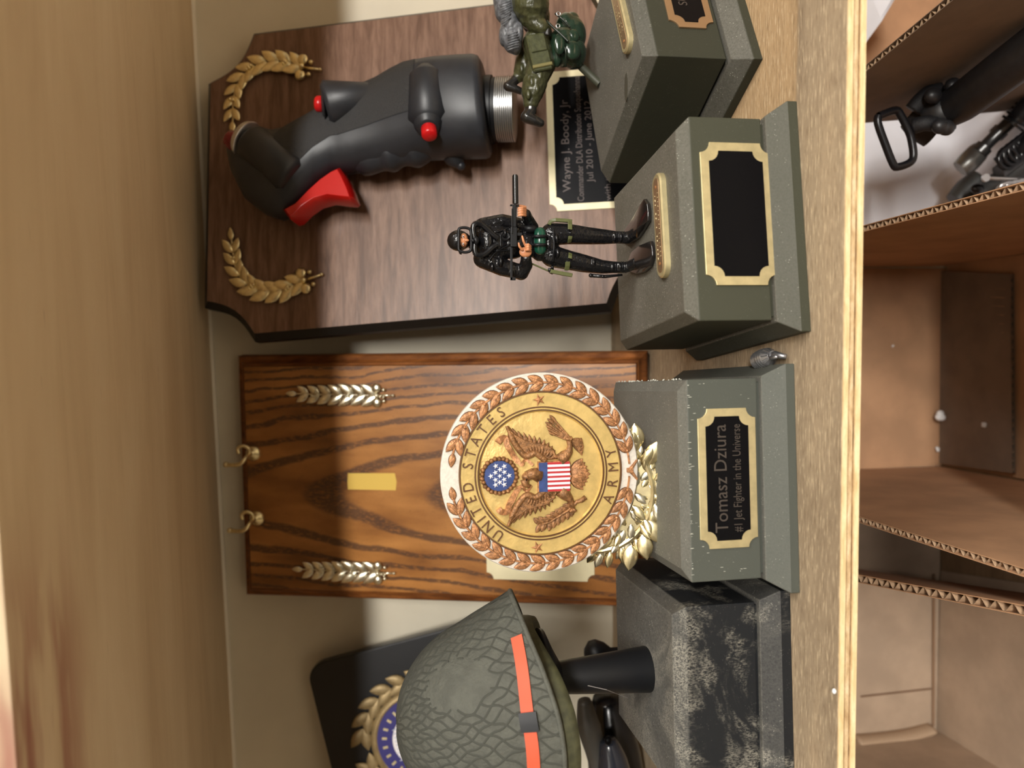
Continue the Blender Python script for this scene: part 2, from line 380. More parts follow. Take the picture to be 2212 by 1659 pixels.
def remeshed(b, name, mat, parent, vox, sm=2, **props):     # fuse overlapping volumes into one continuous surface (b in metres)
    K = 1000.0
    me = bpy.data.meshes.new('tmp'); me.from_pydata([p*K for p in b.v], [], b.f)
    o = bpy.data.objects.new('tmp', me); COL.objects.link(o)
    r = o.modifiers.new('r', 'REMESH'); r.mode = 'VOXEL'; r.voxel_size = vox*K
    if sm: q = o.modifiers.new('s', 'SMOOTH'); q.iterations = sm; q.factor = .5
    bpy.context.view_layer.update()
    m2 = bpy.data.meshes.new_from_object(o.evaluated_get(bpy.context.evaluated_depsgraph_get()))
    vs = [v.co/K for v in m2.vertices]; fs = [tuple(p.vertices) for p in m2.polygons]
    bpy.data.objects.remove(o); bpy.data.meshes.remove(me); bpy.data.meshes.remove(m2)
    nb = MB(); nb.add(vs, fs)
    return nb.build(name, mat, parent, smooth=True, **props)
# ================================================================== setting
MB().box((-2.4, 0, -1.05), (2.4, .02, 1.42)).build('wall_back', WALL, kind='structure')
ROOMW = plain('room_wall_paint', srgb(112, 106, 98), .8); 
MB().box((-2.42, -4.6, -1.05), (-2.4, 0, 1.42)).build('wall_left', ROOMW, kind='structure')
MB().box((2.4, -4.6, -1.05), (2.42, 0, 1.42)).build('wall_right', ROOMW, kind='structure')
MB().box((-2.42, -4.62, -1.05), (2.42, -4.6, 1.42)).build('wall_front', ROOMW, kind='structure')
MB().box((-2.42, -4.62, 1.40), (2.42, .02, 1.42)).build('ceiling', plain('ceiling_paint', srgb(236, 234, 228), .85), kind='structure')
MB().box((-2.42, -4.62, -1.07), (2.42, .02, -1.05)).build('floor', plain('room_floor', srgb(196, 182, 160), .6), kind='structure')
def shelf(name, label, z0, th, tilt, y0, topm, nply):
    t = thing(name, label, 'shelf', (0, (y0)/2, z0))
    R = Matrix.Translation((0, 0, z0)) @ Matrix.Rotation(tilt, 4, 'Y')
    if nply:
        hs = [.0020, .0005, .0015, .0008, .0020]; z = th; k = 0; ms = [PLY1, PLY2, PLY3, PLY2, PLY1]; off = [0, .0006, .0002, .0005, -.0003]
        MB().box((-1.3, y0+.0006, th-.0003), (1.3, -.0005, th), R).build('top_veneer', topm, t, label='weathered grey-brown top veneer of the shelf')
        z = th-.0003
        for h, m, o in zip(hs, ms, off):
            n = 90; b = MB(); rng = random.Random(int(h*1e5)+len(m.name))
            pts = []
            for i in range(n+1):
                x = -1.0+2.0*i/n; wob = (rng.random()-.5)*.0003
                pts.append((x, y0+o+(rng.random()-.5)*.0002, wob))
            vs = []; fs = []
            for i, (x, y, wv) in enumerate(pts): vs += [(x, y, z-h+(0 if k in (4,) else 0)), (x, y, z), (x, -.0005, z), (x, -.0005, z-h)]
            for i in range(n):
                a = i*4; fs += [(a, a+4, a+5, a+1), (a+1, a+5, a+6, a+2), (a+2, a+6, a+7, a+3), (a+3, a+7, a+4, a)]
            b.add(vs, fs, R); b.build('ply', m, t); z -= h; k += 1
    else:
        MB().box((-1.0, y0, 0), (1.0, -.0005, th), R).build('board', topm, t, bevel=.0006)
    return t
SH_LO = shelf('shelf', 'plywood shelf with pale layered front edge under the trophies', -.0071, .0071, 0, -.30, SHELFM, 5)
shelf('shelf', 'upper plywood shelf overhead seen from below, with red stained streaks', .287, .012, -.0165, -.302, SHELFU, 0)
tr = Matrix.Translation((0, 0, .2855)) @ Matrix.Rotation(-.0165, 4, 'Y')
MB().box((-1.0, -.0035, -.0005), (1.0, -.0004, .0020), tr).build('trim_1', TRIMW, kind='structure')  # white strip stands in for light coming through the gap behind the shelf
lowshelf = thing('shelf', 'lowest board the cardboard boxes stand on', 'shelf', (0, -.2, -.29))
MB().box((-1.3, -.42, -.29), (1.3, -.0005, -.2775)).build('board', wood('lower_board', srgb(120, 96, 72), srgb(150, 122, 92), srgb(170, 140, 108), (1, 6, 6), 8, 60), lowshelf)
# ================================================================== laurel sprays
def laurel(M, px, h, nodes, L, leaf, mat, parent, w=.5, bow=True, name='laurel_branch', spread=.62, tipw=.7):
    path = cat([PF(X, Y, M, h) for X, Y in px], 8)
    path = [V((p.x, p.y, 0)) for p in path]
    b = MB(); b.tube([(p.x, p.y, h) for p in path], [L*.05]*len(path), 6, M)
    P = along(path, nodes+1); rng = random.Random(nodes)
    for i, (p, t) in enumerate(P[1:]):
        if i % 3 == 1:
            for k in range(4): b.ell((p.x+rng.uniform(-.12, .12)*L, p.y+rng.uniform(-.12, .12)*L, h+L*.18), L*.075, M, 8, 6)
    p, t = P[-1]
    if bow:
        nrm = V((-t.y, t.x, 0))
        for s in (-1, 1):
            q = p-t*L*.35+nrm*s*L*.38; b.ell((q.x, q.y, h+L*.1), (L*.26, L*.26, L*.13), M, 12, 8)
            q = p+nrm*s*L*.3+t*L*.05; b.ell((q.x, q.y, h+L*.06), L*.12, M, 8, 6)
        b.ell((p.x-t.x*L*.3, p.y-t.y*L*.3, h+L*.18), L*.14, M, 8, 6)
        q = p+t*L*.55; b.tube([(p.x-t.x*L*.2, p.y-t.y*L*.2, h+L*.08), (q.x, q.y, h+L*.06)], [L*.07, L*.06], 8, M); b.ell((q.x, q.y, h+L*.06), L*.09, M, 8, 6)
    br = b.build(name, mat, parent, smooth=True)
    for i, (p, t) in enumerate(P[:-1]):
        a = math.atan2(-t.y, -t.x); f = tipw+(1-tipw)*min(1, i/(nodes*.6))
        if i == 0: inst('leaf', leaf, leafM(M, (p.x-t.x*-.25*L, p.y-t.y*-.25*L), a, L*.85*f, h+L*.05, .06), br); continue
        for s in (-1, 1):
            inst('leaf', leaf, leafM(M, (p.x+t.x*L*.28, p.y+t.y*L*.28), a+s*spread*.86, L*f*(.96+.08*rng.random()), h+L*.05+.0002*s, .10, .95), br)
    return br
# ================================================================== walnut plaque with the control grip
nW = V((.1397, -.9578, .2513)).normalized()
FW = frame((0, -.045, .27), (.9876, .1531, .0346), nW)
t = thing('walnut_plaque', 'walnut plaque with black edges and clipped corners, bearing a black control grip with red trigger', 'plaque', (.1, -.06, .0))
TW = .0135
def clip(p, q, s):                                    # shallow S curve between two outline points
    p = V(p); q = V(q); d = q-p; n = V((-d.y, d.x)); return [tuple(p+d*u+n*(math.sin(u*PI)*.13*s)) for u in [i/8 for i in range(9)]]
TL1 = (.0264, .0095); TL2 = (.0026, -.0213); TR1 = (.1711, .0013); TR2 = (.2006, -.0301)
BL2 = (.0021, -.2446); BL1 = (.031, -.2735); BR1 = (.17, -.2765); BR2 = (.2, -.249)
outl = clip(TL1, TL2, 1)+clip(BL2, BL1, 1)+clip(BR1, BR2, 1)+clip(TR2, TR1, 1)
MB().prism(offset(outl, -.0045), -TW, -TW*.45, FW, inset=.0001).build('bevelled_edge', WEDGE, t, label='black painted bevelled edge')
b = MB(); n = len(outl); q = offset(outl, -.0045)
b.add([(p[0], p[1], -TW*.45) for p in q]+[(p[0], p[1], -.0004) for p in outl], [(i, (i+1) % n, n+(i+1) % n, n+i) for i in range(n)], FW); b.build('bevelled_edge', WEDGE, t, label='black painted bevelled edge')
MB().prism(outl, -.006, 0, FW).build('board', WALNUT, t)
laurel(FW, [(503, 274), (503, 240), (506, 205), (520, 172), (545, 148), (580, 136), (620, 137), (655, 147), (668, 149)], .0012, 10, .0138, LEAFG, GOLD, t, name='gold_laurel_branch')
laurel(FW, [(500, 508), (503, 545), (512, 585), (535, 615), (570, 630), (610, 628), (645, 612), (672, 602)], .0012, 10, .0138, LEAFG, GOLD, t, name='gold_laurel_branch')
# engraved plate
A = PF(1175, 158, FW); B = PF(1186, 455, FW); C = PF(1205, 467, FW)
Mp = frame(FW @ PF(1178, 157, FW), (FW @ PF(1178, 157, FW))-(FW @ PF(1188, 458, FW)), nW)
wpl = (PF(1178, 157, FW)-PF(1188, 458, FW)).length
np_ = nameplate(Mp, -wpl, -.066, .0, 0, t, CREAMB, .0045, .0042, .0008, label='black engraved plate with cream border')
for s, yy, sz, xx, wd in (('Wayne J. Boody, Jr', -.0112, .0072, -.078, .059), ('Commander DLA Distribution Susquehanna', -.0196, .0058, -.0845, .080), ('Jul 2010 - June 2012', -.0258, .0058, -.0723, .052), ('with sincere appreciation', -.0362, .0052, -.085, .062)):
    text('engraved_text', s, Mp @ Matrix.Translation((xx, yy, .001)), sz, ENGR2, np_, .00006, ax='LEFT', width=wd)
# control grip (parts hang under 'control_grip')
PW = lambda zx, zy, h: PF(400+zx/2.212, 50+zy/2.212, FW, h)
secs = []
def gsec(a, b, h, k, ex=.8, hb=None):
    A = PW(*a, h); B = PW(*b, h); c = (A+B)/2; r = (A-B)/2; out = []
    for i in range(28):
        th = 2*PI*i/28; cs, sn = math.cos(th), math.sin(th)
        cs = math.copysign(abs(cs)**ex, cs); sn = math.copysign(abs(sn)**ex, sn)
        out.append((c.x+r.x*cs, c.y+r.y*cs, h+k*sn*(1 if sn > 0 else min(1, (h-.0005)/k))))
    return out
GS = [((335, 545), (262, 600), .022, .008), ((345, 500), (215, 620), .022, .013), ((390, 512), (240, 730), .022, .0165), ((440, 524), (300, 850), .022, .018), ((500, 512), (385, 915), .022, .019),
      ((560, 475), (455, 938), .022, .019), ((610, 445), (545, 890), .022, .018), ((680, 405), (640, 775), .022, .0175), ((760, 360), (720, 715), .022, .017), ((800, 345), (762, 716), .022, .0175), ((860, 305), (830, 708), .022, .018),
      ((930, 275), (910, 690), .0225, .0185), ((1000, 235), (975, 678), .023, .0195), ((1060, 208), (1060, 662), .024, .021), ((1120, 198), (1150, 645), .025, .0225), ((1200, 190), (1235, 636), .0265, .0245),
      ((1300, 184), (1335, 632), .027, .0255), ((1385, 180), (1425, 629), .027, .0255), ((1412, 188), (1446, 622), .027, .025), ((1428, 215), (1456, 600), .027, .0225)]
b = MB(); b.loft([gsec(*g) for g in GS], FW)
grip = b.build('control_grip', GRIP, t, smooth=True, auto=50, label='black moulded aircraft-style control grip with red buttons')
# finger ridges and spur
b = MB(); q = cat([V((*PW(zx, zy, .024).xy, hz)) for zx, zy, hz in ((800, 600, .018), (880, 632, .0225), (950, 618, .0232), (1010, 606, .0235), (1070, 596, .0235), (1130, 584, .0235), (1200, 560, .020))], 5)
b.tube(q, [(.0112+.0011*math.sin(i*2*PI/10))*min(1, math.sin(min(1, (i+.5)/5)*PI/2), math.sin(min(1, (len(q)-i-.5)/5)*PI/2)) for i in range(len(q))], 24, FW); b.build('finger_ridges', GRIP, grip, smooth=True, label='softly scalloped finger ridges')
b = MB(); p = [PW(1270, 600, .018), PW(1290, 650, .018), PW(1318, 682, .018)]
b.tube([(q.x, q.y, .018) for q in p], [.008, .006, .0026], 12, FW); b.ell((p[2].x, p[2].y, .018), .0028, FW, 10, 8); b.build('finger_spur', GRIP, grip, smooth=True)
# ribbed panel patch following the loft
S2 = [gsec(g[0], g[1], g[2], g[3]+.0005) for g in GS[4:15]]
vs = []; fs = []
for r in S2:
    for k in range(2, 9): p = r[k]; vs.append(p)
for i in range(len(S2)-1):
    for k in range(6): a = i*7+k; fs.append((a, a+7, a+8, a+1))
b = MB(); b.add(vs, fs, FW); b.build('ribbed_panel', GRIPR, grip, smooth=True, label='finely ribbed panel on the grip')
# neck and threaded collar
def axis_frame(p, q, h):                              # z axis along p->q (plaque local), origin p
    d = V((q.x-p.x, q.y-p.y, 0)).normalized(); o = FW @ V((p.x, p.y, h)); dz = (FW.to_3x3() @ d); return frame(o, nW, dz)
p0 = (PW(1430, 245, .027)+PW(1452, 548, .027))/2; p1 = (PW(1575, 240, .027)+PW(1578, 545, .027))/2
L = (p1-p0).length; MA = axis_frame(p0, p1, .0215); rr = .0190
MB().lathe([(rr*1.04, -.004), (rr*1.04, L*.18), (rr*.97, L*.2), (rr*.97, L*.34), (rr*.9, L*.34)], MA, 40).build('neck', BLKM, grip, smooth=True, auto=40)
pr = [(rr*.6, L*.30)]; nth = 9
for i in range(nth): z = L*(.32+.66*i/nth); dz = L*.66/nth; pr += [(rr*.93, z), (rr*1.0, z+dz*.35), (rr*1.0, z+dz*.6), (rr*.93, z+dz*.95)]
pr += [(rr*.85, L*.985), (rr*.6, L)]
MB().lathe(pr, MA, 48).build('threaded_collar', STEEL, grip, smooth=True, auto=30, label='bare threaded metal collar')
# housings
def cyl(name, pa, pb, ra, rb, mat, parent, h0, h1, rnd=.002, extra=None, **pr_):
    A = V((*PW(*pa, h0).xy, h0)); B = V((*PW(*pb, h1).xy, h1)); d = FW.to_3x3() @ (B-A); M = frame(FW @ A, FW.col[0].xyz if abs(d.normalized().dot(FW.col[0].xyz)) < .9 else FW.col[1].xyz, d); Ld = d.length
    prof = [(0, 0), (ra-rnd, 0), (ra, rnd)]+(extra or [])+[(rb, Ld-rnd*1.0), (max(rb-rnd, 0), Ld), (0, Ld)]
    return MB().lathe(prof, M, 32).build(name, mat, parent, smooth=True, auto=60, **pr_), M
cyl('switch_housing', (668, 392), (960, 330), .0138, .006, GRIP, grip, .0375, .029, .0025)
cyl('switch_housing', (1150, 205), (1165, 500), .0098, .0118, GRIP, grip, .0445, .0455, .0060)
cyl('switch_housing', (300, 560), (525, 745), .0118, .0125, GRIP, grip, .034, .034, .003)
cyl('button_bezel', (655, 390), (672, 390), .0080, .0098, GRIP, grip, .0385, .038, .0008)
cyl('button', (622, 385), (662, 388), .0046, .0048, BUTTON, grip, .039, .0385, .001, label='red push button on the upper thumb housing')
cyl('button_bezel', (1162, 505), (1160, 480), .0066, .0082, GRIP, grip, .050, .048, .0008)
cyl('button', (1168, 542), (1163, 495), .0044, .0046, BUTTON, grip, .0525, .049, .001, label='red push button on the lower side housing')
cyl('silver_ring', (272, 545), (300, 562), .0108, .0120, SILV, grip, .034, .034, .0008, label='bright metal switch ring')
cyl('button', (205, 548), (262, 580), .0056, .0062, plain('dark_red_cap', srgb(120, 12, 26), .25, coat=.4), grip, .034, .034, .001, label='dark red square cap on the top switch')
# trigger
tp = [(485, 905), (520, 952), (545, 945), (590, 900), (640, 866), (700, 850), (760, 858), (806, 862), (818, 850), (800, 800), (775, 745), (752, 706), (715, 722), (660, 760), (600, 815), (545, 872)]
pl = [PW(a, b_, .024).xy for a, b_ in tp]
MB().prism(pl, .0155, .0325, FW, inset=.0016, iz=.003).build('trigger', TRIG, grip, bevel=.0012, seg=3, smooth=True, auto=50, label='glossy red trigger lever')
# screw heads where the grip meets the board
# ================================================================== oak plaque
FO = frame((-.098, -.0965, .0045), (1, 0, 0), (0, -.9600, .2800))
t = thing('oak_plaque', 'stained oak plaque with two brass hooks and a strip of yellow tape', 'plaque', (-.098, -.09, 0))
c0 = PF(500, 769, FO); c1 = PF(525, 1292, FO); x1 = c0.x; x0 = c1.x; y1 = (c0.y+c1.y)/2
def ogee(M, x0, y0, x1, y1, th, parent):
    steps = [(-.0005, -th), (0, -th+.001), (0, -.0075), (.001, -.0062), (.0035, -.0052), (.0050, -.0040), (.0054, -.0022), (.0068, -.0016), (.0075, 0)]
    rings = [[(x0+d, y0+d, z), (x1-d, y0+d, z), (x1-d, y1-d, z), (x0+d, y1-d, z)] for d, z in steps]
    vs = [p for r in rings for p in r]; fs = [(3, 2, 1, 0)]
    for k in range(len(rings)-1):
        for i in range(4): j = (i+1) % 4; fs.append((k*4+i, k*4+j, k*4+4+j, k*4+4+i))
    return MB().add(vs, fs, M).build('moulded_edge', OAKE, parent, label='moulded ogee edge')
ogee(FO, x0, 0, x1, y1, .0135, t)
MB().prism([(x0+.0075, .0075), (x1-.0075, .0075), (x1-.0075, y1-.0075), (x0+.0075, y1-.0075)], -.008, .0001, FO).build('board', OAK, t)
laurel(FO, [(632, 850), (690, 852), (760, 853), (800, 854), (828, 854)], .001, 8, .0125, LEAFP, PALEGOLD, t, name='silver_laurel_branch', spread=.7)
laurel(FO, [(645, 1229), (700, 1232), (770, 1235), (800, 1236), (830, 1237)], .001, 8, .0125, LEAFP, PALEGOLD, t, name='silver_laurel_branch', spread=.7)
for X, Y in ((540, 985), (548, 1125)):
    p = PF(X+8, Y-6, FO); b = MB(); R_ = .0042
    b.lathe([(.0052, 0), (.0052, .0008), (.0042, .002), (.0022, .0028), (.0018, .0045)], FO @ Matrix.Translation((p.x, p.y, 0)), 20)
    arc = [(p.x, p.y, .003), (p.x-.0006, p.y, .009), (p.x-.0030, p.y+.001, .0125), (p.x-.0055, p.y+.004, .013), (p.x-.0062, p.y+.009, .012), (p.x-.0062, p.y+.0145, .0105)]
    b.tube(cat(arc, 6), .0014, 10, FO); b.ell(arc[-1], .0020, FO, 10, 8)
    b.tube(cat([(p.x, p.y, .0065), (p.x+.004, p.y-.0005, .0075), (p.x+.0062, p.y+.003, .0085), (p.x+.0045, p.y+.0065, .009), (p.x+.001, p.y+.006, .009)], 6), .0012, 10, FO)
    b.build('cup_hook', GOLD, t, smooth=True, label='small brass cup hook')
pl = [PF(X, Y, FO).xy for X, Y in ((752, 1022), (853, 1022), (857, 1040), (855, 1059), (752, 1057), (751, 1040))]
MB().prism(pl, .0001, .0004, FO).build('tape_strip', TAPE, t, label='strip of yellow tape')
p = PF(1052, 1250, FO); q = PF(1284, 1210, FO)
MB().prism(notched(p.x, q.y, p.x+.085, p.y, .0045), 0, .0008, FO).build('name_plate', CREAMB, t, bevel=.0001, label='plain pale brass plate half hidden by the round seal')
# ================================================================== black plaque with a round medallion (far left)
pA = V((-.245, -.0155, .225)); nB = V((.10, -.985, .15)).normalized()
FB = frame(pA, V((math.cos(math.radians(14)), 0, math.sin(math.radians(14)))), nB)
t = thing('black_plaque', 'black lacquered plaque with rounded corners and round medallion behind the helmet', 'plaque', (-.27, -.03, 0))
cT = PF(660, 1440, FB)
MB().prism(rrect(cT.x-.16, cT.y-.15, cT.x, cT.y, .012), -.010, 0, FB).build('board', PLQB, t, bevel=.0012)
cm = PF(905, 1592, FB); rS = (PF(905, 1592, FB)-PF(802, 1592, FB)).length
Mm = FB @ Matrix.Translation((cm.x, cm.y, 0))
LEAFD = leafmesh('leaf', DULLG)
md = MB().lathe([(rS, 0), (rS*1.0, .0015), (rS*.96, .0028), (rS*.90, .0030), (rS*.87, .0022), (rS*.6, .0022), (0, .0022)], Mm, 48).build('medallion', DULLG, t, smooth=True, auto=40, label='gilt medallion with blue ring and white centre')
MB().lathe([(rS*.87, .0021), (rS*.86, .0026), (rS*.55, .0026), (rS*.54, .0021)], Mm, 48).build('blue_ring', plain('medallion_blue', srgb(48, 44, 112), .4), md)
MB().lathe([(rS*.54, .002), (rS*.54, .0032), (0, .0036)], Mm, 40).build('white_centre', WHITE, md)
b = MB()
for i in range(24): a = 2*PI*i/24; b.box((rS*.66, -.0008, .0026), (rS*.76, .0008, .0030), Mm @ Matrix.Rotation(a, 4, 'Z'))
b.build('ring_marks', BRASS, md, kind='stuff')
b = MB()
for s in (-1, 1):
    for k in range(7): a = math.radians(90-s*(18+13*k)); b.add([(0, -.0012, 0), (rS*.42, -.0022, .0004), (rS*.46, 0, .0012), (rS*.42, .0022, .0004), (0, .0012, 0)], [(0, 1, 2, 3, 4)], Mm @ Matrix.Translation((0, -.004, .0034)) @ Matrix.Rotation(a, 4, 'Z'))
b.build('eagle', plain('eagle_brown', srgb(150, 92, 44), .5), md)
b = MB()
for k in range(9): b.tube([(-.010+.0025*k, .004, .0036), (-.011+.0027*k, .016, .0038)], .0004, 6, Mm)
b.build('engraved_rays', plain('ray_grey', srgb(190, 196, 212), .5), md)
for s in (-1, 1):
    for i in range(9):
        a = math.radians(90-s*(24+17*i)) ; r = rS*1.17
        for k in (-1, 1):
            aa = a-s*PI/2+PI+k*.42
            inst('leaf', LEAFD, leafM(Mm, (r*math.cos(a), r*math.sin(a)), aa, rS*.46, .0012, .06, 1.0), md)
# ================================================================== stepped plinths
def plinth(par, t, mat):
    x, y, th, W, Dp, he, ins, zb, zt, ch, cv = par
    M = Matrix.Translation((x, y, 0)) @ Matrix.Rotation(th, 4, 'Z')
    def rect(i): return [(-W/2+i, -Dp/2+i), (W/2-i, -Dp/2+i), (W/2-i, Dp/2-i), (-W/2+i, Dp/2-i)]
    def rings(L, name, lab=None):
        vs = []; fs = [(3, 2, 1, 0)]
        for i, z in L: vs += [(a, b, z) for a, b in rect(i)]
        for k in range(len(L)-1):
            for i in range(4): j = (i+1) % 4; fs.append((k*4+i, k*4+j, k*4+4+j, k*4+4+i))
        m = (len(L)-1)*4; fs.append((m, m+1, m+2, m+3))
        return MB().add(vs, fs, M).build(name, mat, t, bevel=.0004, label=lab)
    rings([(0, 0), (0, he), (ins*.85, zb-.0016), (ins*1.25, zb-.0016)], 'base_tier')
    rings([(ins, zb), (ins, zt-cv), (ins+ch, zt)], 'plinth_body')
    rings([(ins*1.3, he), (ins*1.3, zb+.0005)], 'base_recess')
    FF = M @ Matrix.Translation((0, -Dp/2+ins, 0)) @ Matrix.Rotation(PI/2, 4, 'X')     # front face frame: x right, y up, z toward viewer
    FT = M @ Matrix.Translation((0, 0, zt))
    return M, FF, FT
PD = (.0398, -.2191, .1366, .094, .1065, .0041, .0055, .0134, .0484, .0043, .0044)
PS = (-.0636, -.2126, .0672, .0946, .1125, .0039, .0056, .0141, .0471, .0048, .0026)
PH = (-.1597, -.2162, .0644, .0963, .1021, .0045, .0058, .0133, .0490, .0041, .0051)
PP = (.1431, -.1660, .4884, .1065, .1032, .0042, .0081, .0121, .0496, .0046, .0054)
def plate_on(FF, TL, BR, t, border, lines=(), **kw):
    a = PF(*TL, FF); b = PF(*BR, FF)
    pl = nameplate(FF, a.x, b.y, b.x, a.y, t, border, **kw)
    cx = (a.x+b.x)/2; H = a.y-b.y
    for s, fy, sz, mt, wd_ in lines: text('engraved_text', s, FF @ Matrix.Translation((cx, b.y+H*fy, .0011)), sz, mt, pl, .00004, width=wd_)
    return pl
# ---------------------------------------------------------------- round seal trophy
t = thing('seal_trophy', 'sage grey plinth trophy holding the large round gold and white eagle seal', 'trophy', (PS[0], PS[1], 0))
M, FF, FT = plinth(PS, t, PM_S)
plate_on(FF, (1512, 1187), (1629, 880), t, BRASS, (('Tomasz Dziura', .62, .0080, ENGR, .0445), ('#1 Jet Fighter in the Universe', .34, .0052, ENGR, .0445)), c=.0040, bw=.0033, label='black engraved plate with brushed gold border')
b = MB(); rng = random.Random(3)
for i in range(60):
    if i < 50: x = -.041+rng.random()*.082; p = (x, .0471-.0036-rng.random()*.0065 if rng.random() < .5 else .0471-.003, .0001)
    else: p = (rng.choice((-.036, .036))+rng.uniform(-.004, .004), rng.uniform(.016, .043), .0001)
    b.ell(p, (rng.uniform(.00005, .00015), rng.uniform(.0002, .0010), .00005), FF, 6, 4)
for i in range(60): b.ell((.0418+rng.uniform(-.0003, .0004), rng.uniform(-.045, .05), -.0030+rng.uniform(-.0004, .0003)), rng.uniform(.0002, .0005), FT, 6, 4)
b.build('dust_flecks', plain('pale_dust', srgb(190, 190, 178), .9), t, kind='stuff')
YS = -.2340
SE = frame(UY(1169.5, 1022.5, YS), (1, 0.02, 0), (0, -1, 0))
R = (UY(1169.5, 1022.5, YS)-UY(1169.5, 1236.5, YS)).length; U = R/752
def S(zx, zy): return (-(zy-821)*U, -(zx-810)*U)
md = MB().lathe([(R*.97, -.0045), (R, -.0038), (R, -.0006), (R*.988, 0), (R*.825, 0), (R*.82, -.0006), (R*.812, .0002), (R*.80, .0006), (R*.665, .0006), (R*.66, -.0001), (R*.65, .0009), (R*.64, .0009), (R*.633, -.0003), (R*.622, .0003), (R*.612, -.0006), (R*.5, -.0001), (R*.25, .0004), (0, .0006)], SE, 96)
md = md.build('medallion', STONE, t, smooth=True, auto=30, label='round speckled white seal disc')
MB().lathe([(R*.822, -.0004), (R*.812, .0003), (R*.80, .0008), (R*.668, .0008), (R*.662, .0002), (R*.652, .0013), (R*.642, .0013), (R*.634, .0000), (R*.624, .0006), (R*.612, -.0003), (R*.5, .0002), (R*.25, .0007), (0, .0009)], SE, 96).build('gold_field', SEALGOLD, md, smooth=True, auto=35)
def groove(r): MB().lathe([(r-.0003, .0005), (r-.00025, .00105), (r+.00025, .00105), (r+.0003, .0005)], SE, 96, cap=False).build('ring_line', DKBR, md)
groove(R*.815); groove(R*.664); groove(R*.636)
# leaves round the rim
for s in (-1, 1):
    n = 17; a0 = 8.5; a1 = 172
    for i in range(n):
        d = a0+(a1-a0)*(i+.15)/n; ang = math.radians(90+s*d); tan = ang-s*PI/2    # pointing up toward the top gap
        px, py = R*.905*math.cos(ang+s*.09), R*.905*math.sin(ang+s*.09)
        if i == 0: inst('leaf', LEAFC, leafM(SE, (px, py), tan, R*.145, .0002, .03, 1.0), md, ); 
        else:
            inst('leaf', LEAFC, leafM(SE, (px, py), tan+.42*s, R*.180, .0002, .05, .95), md); inst('leaf', LEAFC, leafM(SE, (px, py), tan-.46*s, R*.180, .0003, .05, .95), md)
b = MB()
for s in (-1, 1):
    b.tube([(R*.905*math.cos(math.radians(90+s*d)), R*.905*math.sin(math.radians(90+s*d)), .0004) for d in range(14, 179, 3)], .0005, 6, SE)
    for i in range(2, 17, 2): a = math.radians(90+s*(8.5+163.5*(i+.5)/17)); b.ell((R*.90*math.cos(a), R*.90*math.sin(a), .0012), .0007, SE, 8, 6)
    b.tube([(0, -R*.90, .0006), (s*R*.04, -R*.94, .0006), (s*R*.10, -R*.985, .0004)], [.0008, .0008, .0005], 8, SE)
b.box((-R*.022, -R*.935, .0002), (R*.022, -R*.875, .0018), SE)
b.build('wreath_stem', COPPER, md, smooth=True, auto=40)
# lettering
def arc_word(word, angs, r, size, top, spx):
    b = MB()
    for ch, a in zip(word, angs):
        if ch == ' ': continue
        a = math.radians(a); rot = a-PI/2 if top else a+PI/2
        q = text(None, ch, SE @ Matrix.Translation((r*math.cos(a), r*math.sin(a), .0010)) @ Matrix.Rotation(rot, 4, 'Z'), size, None, None, .0004, sx=spx, bold=.0)
        b.v_off = len(b.v); b.f += [tuple(i+len(b.v) for i in f) for f in q.f]; b.mi += q.mi; b.v += q.v
    return b
wd = 'UNITED STATES'; wts = {'I': .45, ' ': .62, 'N': 1.06, 'U': 1.02, 'D': 1.02, 'A': 1.0, 'T': .98, 'E': .92, 'S': .92}
ws = [wts[c] for c in wd]; tot = sum(ws)-(ws[0]+ws[-1])/2; acc = 0; angs = []
for i, c in enumerate(wd):
    if i: acc += (ws[i-1]+ws[i])/2
    angs.append(143.2-(143.2-32.8)*acc/tot)
arc_word(wd, angs, R*.737, R*.150, True, .88).build('lettering', DKBR, md, label='UNITED STATES in raised brown capitals')
arc_word('ARMY', [247.4, 260, 273.0, 284.6], R*.737, R*.150, False, .88).build('lettering', DKBR, md, label='ARMY in raised brown capitals')
def star(c, r, h, M, rot=PI/2):
    vs = [(c[0], c[1], h)]; 
    for k in range(10): a = rot+k*PI/5; q = r if k % 2 == 0 else r*.40; vs.append((c[0]+q*math.cos(a), c[1]+q*math.sin(a), h*.25))
    vs2 = [(v[0], v[1], 0) for v in vs[1:]]; vs += vs2
    fs = [(0, 1+k, 1+(k+1) % 10) for k in range(10)]+[(1+k, 11+k, 11+(k+1) % 10, 1+(k+1) % 10) for k in range(10)]
    return vs, fs
for c in (S(795, 268), S(770, 1375)):
    v_, f_ = star(c, R*.064, .0010, SE); MB().add([(p[0], p[1], p[2]+.0009) for p in v_], f_, SE).build('star', COPPER, md)
# glory
gc = S(490, 823)
MB().lathe([(R*.150, .0002), (R*.150, .0016), (0, .0019)], SE @ Matrix.Translation((*gc, 0)), 40).build('blue_disc', BLUE, md)
b = MB()
for k in range(26):
    a = 2*PI*k/26; rr = R*.168*(1+.03*(k % 2)); b.ell((gc[0]+rr*math.cos(a), gc[1]+rr*math.sin(a), .0010), (R*.025, R*.025, .0016), SE, 10, 8)
b.build('cloud_ring', BRONZE, md, smooth=True)
for zx, zy in ((463,748),(527,752),(495,775),(460,796),(527,796),(426,822),(492,823),(563,823),(460,850),(525,850),(492,870),(460,888),(525,888)):
    v_, f_ = star(S(zx, zy), R*.029, .0005, SE); MB().add([(p[0], p[1], p[2]+.0017) for p in v_], f_, SE).build('star', WHITE, md)
